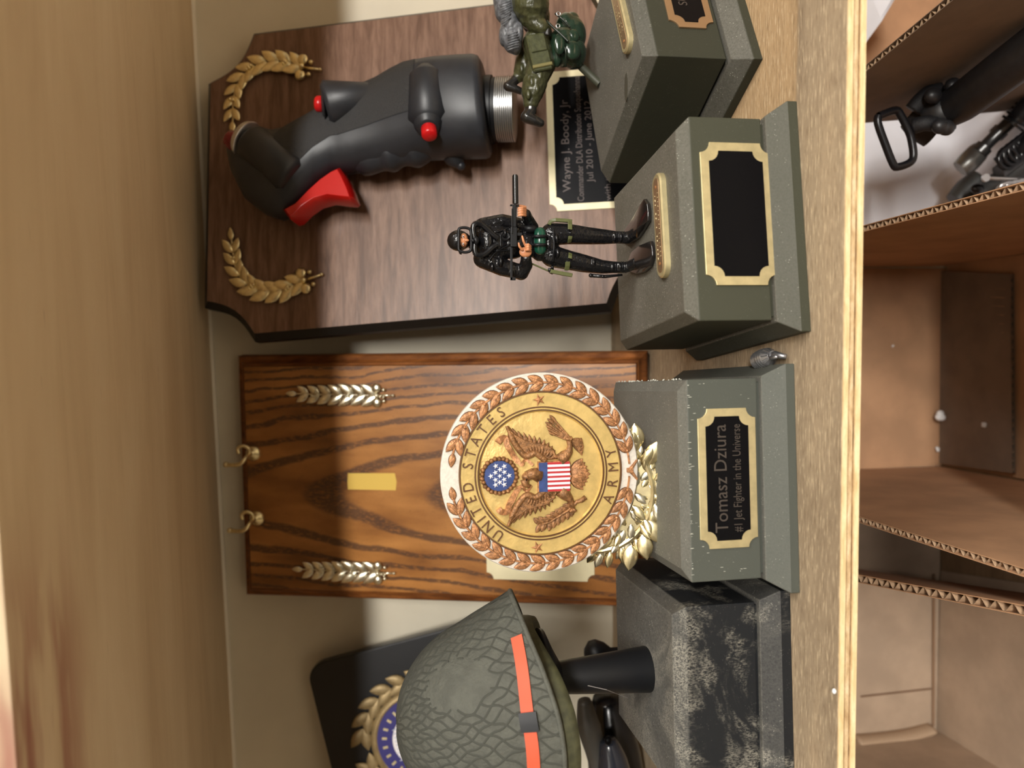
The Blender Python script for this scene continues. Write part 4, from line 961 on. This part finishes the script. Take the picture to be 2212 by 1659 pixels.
# hands
def hand(name, palm, fingers, thumb, pr=(40, 42, 24)):
    b = MB(); b.ell(tuple(Z(*palm)), (pr[1]*k, pr[2]*k, pr[0]*k), None, 14, 10)
    for L, r in fingers+[thumb]:
        P = [Z(*p) for p in L]; n = len(P); b.tube(cat(P, 4), rads([r*k]+[r*k*.95]*(n-2)+[r*k*.75], 4), 8)
        for i, p in enumerate(P): b.ell(tuple(p), r*k*(1.0 if i < n-1 else .78), None, 8, 6)
    return remeshed(b, name, SKIN, fig, .00022, 1, label='tan hand gripping the gun')
hand('hand', (815, 505, 8.5), [([(830, 468+i*22, 10.5), (800, 462+i*23, 12.6), (765, 466+i*23, 12.4)], 11.5) for i in range(4)], ([(830, 455, 9), (790, 445, 9.5), (755, 448, 9.5)], 11))
hand('hand', (830, 870, 9.0), [([(835, 820+i*22-10, 11), (855, 800+i*24, 12.3), (878, 815+i*22, 10.8)], 12) for i in range(3)]+[([(830, 810, 11), (812, 770, 12), (800, 725, 12)], 12)], ([(800, 850, 11), (775, 820, 11.8), (768, 790, 12)], 12), (58, 48, 26))
# belt bottle, belts, thigh straps, knife
b = MB(); b.tube(cat([Z(965, 668, 4), Z(963, 700, 5.5), Z(962, 770, 6.3), Z(965, 840, 5.5), Z(968, 878, 4)], 5), [20*k, 34*k, 44*k, 50*k, 53*k, 54*k, 55*k, 55*k, 55*k, 55*k, 55*k, 55*k, 55*k, 55*k, 55*k, 55*k, 54*k, 50*k, 42*k, 32*k, 16*k], 14); b.build('belt_bottle', GREENB, fig, smooth=True, label='dark green belt bottle')
for y in (725, 803): b = MB(); P = cat([Z(903, y, 3), Z(915, y, 8.6), Z(962, y, 9.9), Z(1010, y, 8.6), Z(1022, y, 3)], 4); b.tube(P, 14*k, 6); b.build('bottle_strap', BLKM, fig, smooth=True)
def ribbon(L, wdt, name, mat, d0=1.2, **kw):
    P = [Z(*p) for p in L]; b = MB(); vs = []; fs = []; n = len(P)
    for i, p in enumerate(P):
        tt = (P[min(i+1, n-1)]-P[max(i-1, 0)]).normalized(); nn = V((0, -1, 0)); sd = tt.cross(nn).normalized()*wdt*k/2
        for q in (p+sd, p-sd, p-sd+nn*d0*.001, p+sd+nn*d0*.001): vs.append(q)
    for i in range(n-1):
        for kk in range(4): j = (kk+1) % 4; fs.append((i*4+kk, i*4+j, i*4+4+j, i*4+4+kk))
    fs += [(0, 1, 2, 3), (n*4-4, n*4-1, n*4-2, n*4-3)]
    return MB().add(vs, fs).build(name, mat, fig, bevel=.0002, **kw)
ribbon([(1040, 625, 1.5), (1055, 590, 2), (1100, 578, 2.5), (1200, 585, 2.5), (1250, 592, 2.5)], 32, 'thigh_strap', OLIVE, 2); ribbon([(1235, 580, 2.5), (1235, 620, 5.5), (1235, 665, 6.6)], 38, 'thigh_strap', OLIVE, 1.5)
ribbon([(1240, 725, 6.8), (1235, 755, 6.2), (1232, 785, 4)], 36, 'thigh_strap', OLIVE, 1.2); ribbon([(1240, 880, 4), (1238, 905, 6), (1235, 930, 6.6)], 34, 'thigh_strap', OLIVE, 1.2)
ribbon([(1215, 960, 6.4), (1212, 1000, 5.6), (1205, 1040, 4)], 42, 'thigh_strap', OLIVE, 1.4); ribbon([(1050, 1045, 3), (1120, 1060, 3), (1200, 1075, 3), (1255, 1085, 3)], 34, 'thigh_strap', OLIVE, 1.6)
ribbon([(880, 975, 2.5), (960, 1010, 2.5), (1040, 1045, 2.5)], 14, 'thigh_strap', OLIVE, 1)
b = MB(); b.ell(tuple(Z(880, 655, 4)), (38*k, 38*k, 62*k), None, 14, 10); b.build('waist_pouch', BLKM, fig, smooth=True)
obj_tube([(1090, 660, 4.5), (1090, 750, 7.2), (1092, 800, 7.4), (1088, 880, 7), (1085, 960, 4.5)], 9, 'belt', BLKM); obj_tube([(1075, 1000, 4), (1078, 1060, 2), (1052, 1045, 4), (1050, 1020, 4)], 14, 'holster_buckle', GLOSSB)
b = MB(); b.tube([Z(1420, 1085, 2), Z(1560, 1095, 2), Z(1720, 1080, 2)], [18*k, 16*k, 10*k], 8); b.ell(tuple(Z(1430, 1085, 2.6)), 20*k, None, 8, 6); b.ell(tuple(Z(1540, 1095, 2.6)), 16*k, None, 8, 6); b.build('leg_knife', GLOSSB, fig, smooth=True, label='knife strapped to the shin')
# fins flat on the plinth
def fin(pl, name, ridge):
    P = [UZ(940+a/4.254, 340+c/4.254, .0490) for a, c in pl]; b = MB(); n = len(P)
    cen = sum(P, V((0, 0, 0)))/n; top = [p+V((0, 0, .0016)) for p in P]; ce = UZ(940+ridge[0]/4.254, 340+ridge[1]/4.254, .0530)
    b.add(P+top+[ce], [tuple(range(n))]+[(i, (i+1) % n, n+(i+1) % n, n+i) for i in range(n)]+[(n+i, n+(i+1) % n, 2*n) for i in range(n)])
    return b.build(name, plain(name+'_gloss', (.012, .010, .009, 1), .22, coat=.5), fig, smooth=True, auto=35, bevel=.0003)
fin([(1950, 380), (1978, 425), (1985, 500), (1985, 585), (1940, 660), (1890, 735), (1800, 795), (1745, 760), (1760, 680), (1850, 545), (1900, 450)], 'swim_fin', (1850, 660))
fin([(2008, 768), (2022, 830), (2025, 905), (2000, 1000), (1945, 1050), (1880, 1070), (1800, 1045), (1785, 985), (1830, 870), (1900, 810)], 'swim_fin', (1860, 950))
# ================================================================== parachutist figurine trophy
t = thing('parachutist_trophy', 'dark olive plinth trophy turned cornerwise with a green parachutist figurine on a rod', 'trophy', (PP[0], PP[1], 0))
M, FF, FT = plinth(PP, t, PM_P)
FLc = M @ Matrix.Translation((0, -PP[4]/2+PP[6], 0)) @ Matrix.Rotation(PI/2, 4, 'X')
a = PF(1447, 60, FF); b_ = PF(1548, 82, FF); x0 = a.x; yt = a.y; yb_ = b_.y
yb_ = PF(1546, 74, FF).y
pl = nameplate(FF, x0, yb_, x0+.066, yt, t, BRASSC, c=.0042, bw=.0034, h=.0009, label='black plate with copper toned border')
text('engraved_text', 'SUPPORT', FF @ Matrix.Translation((x0+.0135, (yt+yb_)/2+.002, .0012)), .0062, ENGR, pl, .00004, ax='LEFT')
A = PF(1360, 105, FT); B = PF(1335, 0, FT); d = (B-A).normalized(); 
def fp(v): return v
Mq = FT
c2 = A+d*.046
pr_ = rounded_plate(FT, (1360, 108), (1322, -60), .0052, t, BRASS, 'round-ended gold plate with raised marks')
b = MB(); q = UZ(1040+1730/5.53, 1080/5.53, .0496); b.lathe([(.0030, .0), (.0030, .00015), (0, .00015)], Matrix.Translation((q.x+.0015, q.y, .0496)), 20, sx=2.2, sy=.9); b.build('bare_spot', plain('old_glue_spot', srgb(66, 64, 54), .5), t, label='dark oval mark on the plinth top')
YP = -.1430
def ZP(zx, zy, d=0.0): return UY(1040+zx/5.53, zy/5.53, YP-d*.001)
Z = ZP; k = (ZP(500, 700)-ZP(501, 700)).length
body = MB()
def limbP(pts): limb(body, [(Z(*p), r*k) for p, r in pts])
E(330, -420, 170, 170, 160, 0)                                  # head region beyond the frame
E(560, -60, 210, 300, 190, -2); E(640, 200, 170, 200, 160, -2); E(690, 420, 150, 180, 150, -2)
limbP([((560, -120, 5), 190), ((590, 60, 7), 190), ((610, 180, 6), 150)]); limbP([((610, 190, 6), 140), ((640, 270, 7), 105), ((720, 330, 9), 75)])
limbP([((660, 520, 1), 150), ((720, 760, 2), 150), ((640, 980, 3), 120)]); limbP([((640, 990, 3), 130), ((610, 1100, 3), 118), ((590, 1230, 3), 80)])
limbP([((600, 560, -8), 130), ((530, 740, -8), 115), ((500, 860, -8), 105)]); limbP([((500, 860, -8), 100), ((430, 930, -8), 60)])
for zx, zy, r in ((600, 980, 60), (660, 1060, 60), (560, 1130, 55), (700, 900, 60), (480, 820, 60)): E(zx, zy, r*.5, r, r*.6, 8 if zx > 520 else -4)
fig = remeshed(body, 'parachutist_figure', FATIG, t, .0004, 2, label='green fatigue-clad parachutist figure in flight pose')
def bt(pts, name):
    b = MB()
    for i in range(len(pts)-1):
        (p, r), (q_, r2) = pts[i], pts[i+1]; b.tube([Z(*p).lerp(Z(*q_), f/4) for f in range(5)], [(r+(r2-r)*f/4)*k for f in range(5)], 12)
    for p, r in pts: b.ell(tuple(Z(*p)), r*k, None, 12, 8)
    return remeshed(b, name, plain(name+'_leather', (.012, .011, .010, 1), .25, coat=.4), fig, .00035, 2, label='glossy black jump boot')
bt([((590, 1220, 3), 72), ((590, 1330, 3), 68), ((545, 1400, 3), 75), ((640, 1440, 4), 62), ((700, 1470, 4), 52)], 'jump_boot')
bt([((450, 900, -8), 62), ((380, 980, -8), 58), ((320, 1030, -8), 62), ((400, 1060, -7), 48), ((470, 1090, -7), 42)], 'jump_boot')
bpy.data.objects.get('jump_boot')
def blob(name, mat, L, vox=.0004, sm=2, **kw):
    b = MB()
    for zx, zy, d, rx, ry, rz_ in L: b.ell(tuple(Z(zx, zy, d)), (ry*k, rz_*k, rx*k), None, 20, 14)
    return remeshed(b, name, mat, fig, vox, sm, **kw)
blob('parachute_pack', PACKG, [(230, -40, -2, 90, 230, 150), (290, 120, -1, 130, 160, 150), (340, 300, 0, 110, 200, 150), (370, 470, 1, 115, 160, 140), (410, 560, 2, 70, 90, 110), (270, 420, 0, 60, 130, 110), (440, 400, 4, 60, 130, 110)], label='grey quilted parachute pack on the back')
b = MB()
for i in range(7): P = [Z(315, 420+i*30, 7.2), Z(380, 395+i*30, 9.2), Z(450, 370+i*32, 8.0)]; b.tube(cat(P, 4), 9*k, 6)
for i in range(5): P = [Z(210+i*10, 60+i*55, 6), Z(290, 30+i*55, 8.2), Z(350, 10+i*50, 7)]; b.tube(cat(P, 4), 8*k, 6)
b.build('pack_folds', PACKG, fig, smooth=True, kind='stuff')
ru = blob('rucksack', RUCK, [(980, 560, 2, 190, 230, 190), (1080, 420, 0, 170, 220, 160), (1100, 640, 2, 150, 180, 170), (900, 620, 5, 70, 180, 90), (1010, 300, 0, 120, 140, 130), (1080, 240, -2, 90, 90, 100)], label='glossy dark green rucksack slung in front')
b = MB(); b.ell(tuple(Z(1090, 600, 11)), (110*k, 40*k, 95*k), None, 16, 10); b.ell(tuple(Z(930, 530, 11.5)), (120*k, 36*k, 70*k), None, 16, 10); b.ell(tuple(Z(1100, 430, 8.5)), (80*k, 36*k, 70*k), None, 16, 10); b.build('rucksack_pocket', RUCK, fig, smooth=True)
b = MB(); b.tube(cat([Z(780, 250, 9), Z(860, 330, 11.5), Z(960, 420, 12.5), Z(1040, 500, 13)], 5), 14*k, 8); b.tube(cat([Z(1000, 560, 13.4), Z(1010, 660, 13), Z(1000, 800, 9.5)], 5), 10*k, 8); b.tube(cat([Z(880, 160, 8), Z(980, 240, 9), Z(1060, 330, 9)], 5), 12*k, 8); b.build('rucksack_strap', plain('dark_strap', srgb(24, 34, 24), .3), fig, smooth=True)
for p in ((920, 165, 9.5), (915, 310, 11.8)): b = MB(); c = Z(*p); b.tube([c+V((22*k*math.cos(a), 0, 22*k*math.sin(a))) for a in [2*PI*i/14 for i in range(15)]], 6*k, 6, cap=False); b.build('ring_buckle', SILV, fig, smooth=True)
# leg pouch with flap
FPx = frame(Z(690, 640, 9.5), Z(740, 860, 9.5)-Z(640, 430, 9.5), (0, -1, 0))
b = MB(); b.prism(rrect(-215*k, -115*k, 200*k, 110*k, 20*k, 4), -.004, .0016, FPx, inset=.0006); pch = b.build('leg_pouch', POUCH, fig, smooth=True, auto=40, label='boxy olive pouch on the thigh')
MB().prism(rrect(-200*k, -95*k, -10*k, 95*k, 12*k, 3), .0013, .0023, FPx, inset=.0004).build('pouch_flap', POUCH, fig, smooth=True, auto=40)
MB().prism(rrect(125*k, -120*k, 165*k, 116*k, 8*k, 3), .0010, .0024, FPx, inset=.0004).build('pouch_strap', plain('pale_strap', srgb(120, 112, 70), .4), fig, smooth=True, auto=40)
b = MB(); b.ell(tuple(Z(740, 380, 9.5)), (50*k, 40*k, 44*k), None, 12, 8)
for i in range(4): P = [Z(760, 350+i*20, 10), Z(800, 345+i*22, 11), Z(820, 365+i*20, 9)]; b.tube(cat(P, 3), 12*k, 6)
b.tube([Z(730, 340, 10), Z(770, 310, 11.5)], 13*k, 6); remeshed(b, 'hand', plain('dark_glove', srgb(30, 28, 24), .4), fig, .0003, 1, label='dark gloved hand')
b = MB(); b.ell(tuple(Z(560, -560, 2)), (180*k, 170*k, 190*k), None, 20, 14); b.build('helmet', FATIG, fig, smooth=True)
# rod
rb = UZ(1040+1415/5.53, 1010/5.53, .0494); MB().tube([Z(1130, 740, -2), rb], .0021, 16).build('support_rod', plain('olive_rod', srgb(58, 60, 48), .5), t, smooth=True, auto=50)
# ================================================================== cardboard boxes on the board below
def sheet(p, q, down, th, mats, parent, flutes=True, name='panel', amp=None, pitch=.0062):
    """corrugated wall whose visible top edge runs p->q, extending by vector(s) down; th = thickness vector"""
    p, q = V(p), V(q); d0, d1 = (down if isinstance(down, tuple) and isinstance(down[0], V) else (V(down), V(down))); T = V(th)
    lin = T.normalized()*.0004; b = MB()
    for o0, o1 in ((V((0, 0, 0)), lin), (T-lin, T)):
        b.add([p+o0, q+o0, q+d1+o0, p+d0+o0, p+o1, q+o1, q+d1+o1, p+d0+o1], [(0, 1, 2, 3), (7, 6, 5, 4), (0, 4, 5, 1), (1, 5, 6, 2), (2, 6, 7, 3), (3, 7, 4, 0)])
    if flutes:
        L = (q-p).length; n = max(4, int(L/pitch*8)); vs = []; fs = []
        for i in range(n+1):
            f = i/n; a = p.lerp(q, f); dd = d0.lerp(d1, f); o = T*(.5+.42*math.sin(2*PI*f*L/pitch))
            s = dd.normalized()*.0004
            for w_ in (-.5, .5): vs.append(a+o+s+(q-p).normalized()*0); vs.append(a+o+dd*.25)
            vs.pop(); vs.pop()
        for i in range(n): a = i*2; fs.append((a, a+2, a+3, a+1))
        o = b.build(name, mats[0], parent); fl = MB().add(vs, fs).build('fluting', mats[1], o, kind='stuff'); return o
    b.add([p, q, q+T, p+T], [(0, 1, 2, 3)]); return b.build(name, mats[0], parent)
ZF = -.2735
def slab(pts, n, name, mat, parent, th=.003, **kw):
    P = [V(p) for p in pts]; T = V(n).normalized()*th; m = len(P)
    return MB().add(P+[p+T for p in P], [tuple(range(m)), tuple(reversed(range(m, 2*m)))]+[(i, (i+1) % m, m+(i+1) % m, m+i) for i in range(m)]).build(name, mat, parent, **kw)
ZTB = -.09
# middle box
t = thing('cardboard_box', 'open empty cardboard box in the middle below the shelf with foam crumbs inside', 'box', (-.025, -.16, -.277), 'cardboard boxes below the shelf')
sheet((.0505, -.004, ZTB), (.0570, -.315, ZTB), (V((.001, 0, ZF-ZTB)), V((.001, 0, ZF-ZTB))), (.0036, 0, 0), (CARD, CARDE), t)
sheet((-.1085, -.004, ZTB), (-.0965, -.315, ZTB), (V((-.001, 0, ZF-ZTB)), V((-.001, 0, ZF-ZTB))), (-.0036, 0, 0), (CARD, CARDE), t)
slab([(-.109, -.004, -.276), (.050, -.004, -.276), (.050, -.004, ZTB), (-.109, -.004, ZTB)], (0, 1, 0), 'panel', CARD, t)
slab([(-.108, -.006, -.2765), (.052, -.006, -.2765), (.056, -.315, -.2765), (-.097, -.315, -.2765)], (0, 0, 1), 'panel', CARD, t, th=.0012)
slab([(-.097, -.315, -.276), (.056, -.315, -.276), (.056, -.315, ZTB-.03), (-.097, -.315, ZTB-.03)], (0, -1, 0), 'panel', CARD, t)
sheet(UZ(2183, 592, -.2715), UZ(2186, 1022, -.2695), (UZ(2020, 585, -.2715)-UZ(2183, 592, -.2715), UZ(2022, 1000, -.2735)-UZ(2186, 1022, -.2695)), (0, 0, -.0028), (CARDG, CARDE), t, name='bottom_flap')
# foam crumbs
for X, Y, r, nm in ((2030, 900, .0048, 'foam_crumb'), (2126, 918, .0021, 'foam_crumb'), (2026, 971, .0021, 'foam_crumb'), (1929, 747, .0011, 'foam_crumb')):
    if X < 2000: p = UY(X, Y, -.0058)
    else: p = UZ(X, Y, -.2715+r)
    b = MB(); rg = random.Random(int(X))
    for i in range(7): b.ell((p.x+rg.uniform(-.5, .5)*r, p.y+rg.uniform(-.4, .4)*r*.6, p.z+rg.uniform(-.5, .5)*r*(.7)), r*rg.uniform(.45, .65), None, 8, 6)
    lab = {2030: 'largest white foam crumb, at the fold of the box flap', 2126: 'round white foam crumb out on the flap', 2026: 'small white foam crumb by the box fold, left of the largest', 1929: 'tiny white speck stuck on the back of the box'}[X]
    o = b.build(nm, FOAM, None, smooth=True); o['label'] = lab; o['category'] = 'foam crumb'
p = UZ(1803, 1493, .0006); b = MB(); b.ell((p.x, p.y, .0008), (.0011, .0009, .0008), None, 8, 6); b.ell((p.x-.0006, p.y+.0008, .0006), .0006, None, 8, 6); o = b.build('foam_crumb', FOAM, None); o['label'] = 'white foam crumb on the front edge of the plywood shelf'; o['category'] = 'foam crumb'
# left box
t = thing('cardboard_box', 'open cardboard box at the left below the shelf with a creased back', 'box', (-.24, -.16, -.277), 'cardboard boxes below the shelf')
P0 = V((-.1680, -.004, ZTB)); P1 = V((-.1075, -.315, ZTB))
sheet(P0, P1, (V((-.036, 0, ZF-ZTB)), V((-.030, 0, ZF-ZTB))), (-.0046, 0, 0), (CARD, CARDE), t, pitch=.0092)
slab([(-.345, -.006, -.276), (-.120, -.0035, -.276), (-.115, -.0035, ZTB), (-.345, -.006, ZTB)], (0, 1, 0), 'panel', CARDL, t)  # panel widened past its box to darken the gap, which lies in shade
slab([(-.345, -.007, -.2745), (-.195, -.007, -.2745), (-.135, -.315, -.2745), (-.345, -.315, -.2745)], (0, 0, -1), 'panel', CARDL, t, th=.0015)
slab([(-.329, -.007, -.2745), (-.314, -.2, -.2745), (-.314, -.2, ZTB-.02), (-.329, -.007, ZTB-.02)], (-1, 0, 0), 'panel', CARDL, t)
a = UY(1860, 1505, -.0068); c = UY(2012, 1488, -.0068); MB().tube([a, c], .0006, 6).build('crease', plain('crease_shadowed_fold', srgb(120, 90, 66), .9), t)  # thin brown line along the fold, darker than the panel
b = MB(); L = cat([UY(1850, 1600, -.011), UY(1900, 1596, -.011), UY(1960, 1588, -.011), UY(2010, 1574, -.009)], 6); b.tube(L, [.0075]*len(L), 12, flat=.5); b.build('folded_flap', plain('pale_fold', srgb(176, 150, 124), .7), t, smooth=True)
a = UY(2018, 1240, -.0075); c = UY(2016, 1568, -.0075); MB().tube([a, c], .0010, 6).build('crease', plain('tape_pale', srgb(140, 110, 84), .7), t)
# right box with white paper lining
t = thing('cardboard_box', 'open cardboard box at the right below the shelf holding black gear', 'box', (.11, -.14, -.277), 'cardboard boxes below the shelf')
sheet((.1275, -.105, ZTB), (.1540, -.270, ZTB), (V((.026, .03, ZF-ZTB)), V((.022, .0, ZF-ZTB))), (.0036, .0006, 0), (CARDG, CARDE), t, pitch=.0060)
slab([(.060, -.004, -.276), (.178, -.004, -.276), (.172, -.004, -.13), (.060, -.004, -.13)], (0, 1, 0), 'panel', CARD, t)
slab([(.060, -.006, -.2765), (.176, -.006, -.2765), (.18, -.30, -.2765), (.061, -.30, -.2765)], (0, 0, 1), 'panel', CARD, t, th=.0015)
def papergrid(x0, x1, y0, z0, z1, amp, nm, parent):
    b = MB(); n = 18; vs = []; fs = []
    for j in range(n+1):
        for i in range(n+1):
            u = i/n; v = j/n; s = v*(z1-z0+.2)     # hangs down the back then runs forward over the floor
            bend = .07; z = z1-min(s, z1-z0-.004); y = y0-max(0, s-(z1-z0-.004))
            w_ = amp*noise.noise(V((u*3, v*4, 1.7))); vs.append((x0+(x1-x0)*u+w_*.5, y-abs(w_), z+abs(w_)*.8))
    for j in range(n):
        for i in range(n): a = j*(n+1)+i; fs.append((a, a+1, a+n+2, a+n+1))
    o = b.add(vs, fs).build(nm, PAPER, parent, smooth=True); s_ = o.modifiers.new('s', 'SOLIDIFY'); s_.thickness = .0004; return o
o = papergrid(.063, .174, -.012, -.272, -.14, .006, 'white_paper', None); o['label'] = 'crumpled white paper lining the right-hand box'; o['category'] = 'paper'
# box further right behind, and white sheet
t = thing('cardboard_box', 'cardboard box at the far right edge beyond the one holding gear', 'box', (.26, -.05, -.277), 'cardboard boxes below the shelf')
slab([(.19, -.006, -.276), (.34, -.006, -.276), (.34, -.006, -.19), (.19, -.006, -.19)], (0, 1, 0), 'panel', CARD, t)
slab([(.186, -.01, -.276), (.200, -.2, -.276), (.200, -.2, -.2), (.186, -.01, -.2)], (1, 0, 0), 'panel', CARD, t)
slab([(.19, -.012, -.2765), (.34, -.012, -.2765), (.34, -.21, -.2765), (.20, -.21, -.2765)], (0, 0, 1), 'panel', CARD, t, th=.0015)
b = MB(); P = [UY(1868, 95, -.05), UY(1868, -40, -.05), UY(1960, -60, -.07), UY(1935, -5, -.07), UY(1905, 45, -.06)]
b.add(P+[p+V((0, .002, 0)) for p in P], [(0, 1, 2, 3, 4), (9, 8, 7, 6, 5)]+[(i, (i+1) % 5, 5+(i+1) % 5, 5+i) for i in range(5)])
o = b.build('white_sheet', PAPER, None); o['label'] = 'white sheet showing at the top right corner below the shelf'; o['category'] = 'paper'
# ---- gear in the right-hand box
def G5(zx, zy, y): return UY(1840+zx/3.19, zy/3.19, y)
t = thing('padded_strap', 'thick black padded strap ending in a wire buckle', 'strap', tuple(G5(900, 700, -.09)))
DY = -.062
def G6(zx, zy, y): return G5(zx, zy, y+DY)
SC_ = .87
c = [G6(600, 790, -.085), G6(760, 700, -.100), G6(950, 560, -.123), G6(1150, 410, -.143), G6(1400, 230, -.163)]
b = MB(); b.tube(cat(c, 6), rads([.0095, .0112, .0112, .0112, .0116], 6), 28); b.build('padded_tube', STRAPB, t, smooth=True, auto=60)
b = MB(); b.tube(cat([G6(545, 830, -.083), G6(590, 790, -.086), G6(640, 760, -.088)], 4), rads([.0110, .0126, .0128], 4), 24)
for zx, zy in ((610, 870), (560, 660), (700, 590), (650, 880)): b.ell(tuple(G6(zx, zy, -.098)), (.0045, .0038, .0050), None, 14, 10)
b.build('rubber_collar', STRAPB, t, smooth=True)
b = MB(); b.tube(cat([G6(400, 800, -.075), G6(480, 860, -.078), G6(570, 900, -.08)], 4), rads([.0085, .0105, .0118], 4), 24, flat=.6)
b.tube(cat([G6(420, 760, -.085), G6(470, 700, -.087), G6(540, 640, -.087), G6(600, 620, -.087)], 4), .0048, 12); b.tube(cat([G6(430, 870, -.088), G6(500, 850, -.092), G6(560, 850, -.092)], 4), .0044, 12)
b.build('webbing_fold', plain('black_webbing', srgb(22, 22, 25), .6, bump=.6, bs=1600), t, smooth=True)
b = MB(); L = [(185, 800), (300, 760), (340, 800), (390, 900), (410, 960), (425, 1070), (400, 1120), (320, 1150), (285, 1130), (225, 980), (180, 850), (185, 800)]
b.tube(cat([G6(a, c_, -.088) for a, c_ in L], 4), .0023, 10, cap=False); b.build('wire_buckle', WIREB, t, smooth=True, label='bent black wire rectangle buckle')
def gear(name, lab, cat_, L, rad, mat, n=5, y=None, extra=None):
    t = thing(name, lab, cat_, tuple(G5(*L[0])))
    MB().tube(cat([G5(*p) for p in L], n), rads([r*(.56 if r > .004 else .6) for r in rad], n), 24).build('barrel', mat, t, smooth=True, auto=50)
    return t
t = gear('metal_tube', 'grey metal tube with a rounded end and stepped collars', 'tube', [(745, 1165, -.075), (800, 1120, -.077), (860, 1060, -.078), (880, 1045, -.078)], [.011, .0135, .0130, .0118], plain('worn_grey_metal', (.25, .25, .24, 1), .35, .7), 4)
b = MB(); b.tube(cat([G5(885, 1040, -.08), G5(960, 965, -.082), G5(1080, 850, -.088), G5(1200, 740, -.095)], 5), rads([.0042, .0042, .0046, .0046], 5), 20); b.build('inner_tube', GUNM, t, smooth=True)
for zx, zy, r in ((895, 1030, .0058), (1010, 915, .0055), (1150, 790, .0080), (1180, 765, .0084)): b = MB(); a = G5(zx, zy, -.082); d = (G5(1200, 740, -.095)-G5(885, 1040, -.08)).normalized(); b.tube([a-d*.0025, a+d*.0025], r, 24); b.build('collar', GUNM, t, smooth=True, auto=40)
t = gear('dark_tube', 'dark grey tube with a flat rounded end lying lowest in the box', 'tube', [(720, 1390, -.055), (790, 1310, -.057), (880, 1240, -.06)], [.014, .0155, .0150], plain('dark_grey_tube', srgb(58, 58, 56), .5), 4)
t = gear('dark_tube', 'dark grey tube with black end partly behind the chrome clips', 'tube', [(870, 1360, -.07), (960, 1290, -.075), (1100, 1200, -.085), (1250, 1100, -.095)], [.0120, .0135, .0135, .0135], plain('darker_tube', srgb(50, 50, 50), .5), 4)
t = gear('black_fitting', 'black ribbed fitting with coiled rings beside the metal tube', 'fitting', [(1000, 1130, -.085), (1080, 1080, -.09), (1200, 1000, -.10), (1300, 930, -.105)], [.0080, .0100, .0110, .0110], BLKM, 4)
for i in range(6): b = MB(); a = G5(1060+i*34, 1095-i*26, -.098); b.tube([a+V((.0068*math.cos(h), -.0015, .0068*math.sin(h))) for h in [2*PI*j/20 for j in range(21)]], .0017, 8, cap=False); b.build('ring', GLOSSB, t, smooth=True)
t = gear('chrome_clip', 'bright chrome bar clip with a round eyelet across the tubes', 'clip', [(925, 1225, -.10), (1020, 1230, -.102), (1200, 1240, -.106)], [.0022, .0022, .0022], STEEL, 4)
b = MB(); a = G5(922, 1225, -.102); b.lathe([(.0012, -.0008), (.0026, -.0008), (.0026, .0008), (.0012, .0008)], frame(a, (1, 0, 0), (0, -1, .1)), 20); b.build('eyelet', STEEL, t)
for j in range(3):
    b = MB(); b.tube(cat([G5(1000+j*45, 1360-j*8, -.098), G5(1010+j*45, 1300-j*8, -.104), G5(1060+j*45, 1260-j*8, -.106), G5(1130+j*45, 1262-j*10, -.106)], 5), .0014, 10); b.build('wire_loop', STEEL, t, smooth=True)
b = MB(); b.ell(tuple(G5(865, 1300, -.082)), (.0035, .003, .005), None, 10, 8); b.build('black_catch', GLOSSB, t, smooth=True)
t = gear('white_stencil', 'thin white framed piece standing behind the padded strap', 'frame', [(1040, 715, -.045), (1090, 735, -.045), (1085, 770, -.045)], [.001, .001, .001], WHITE, 3)
b = MB(); b.tube([G5(920, 770, -.05), G5(1000, 880, -.05)], .0012, 6); b.tube([G5(1000, 880, -.05), G5(1085, 780, -.05)], .0012, 6); b.build('frame_bar', WHITE, t)
t = gear('dark_tube', 'short dark ribbed tube crossing above the metal tube at the right', 'tube', [(1130, 840, -.10), (1200, 760, -.105), (1290, 680, -.11)], [.012, .0128, .013], BLKM, 5)
for i in range(4): b = MB(); a = G5(1110+i*30, 850-i*30, -.100); d = (G5(1290, 680, -.11)-G5(1130, 840, -.10)).normalized(); b.tube([a-d*.0008, a+d*.0008], .0083, 24); b.build('rib', GLOSSB, t, smooth=True, auto=40)
t = gear('dark_tube', 'slim dark tube wedged between the metal tube and the fitting', 'tube', [(1010, 1190, -.09), (1090, 1130, -.092), (1240, 1020, -.1)], [.009, .0095, .0095], GUNM, 4)
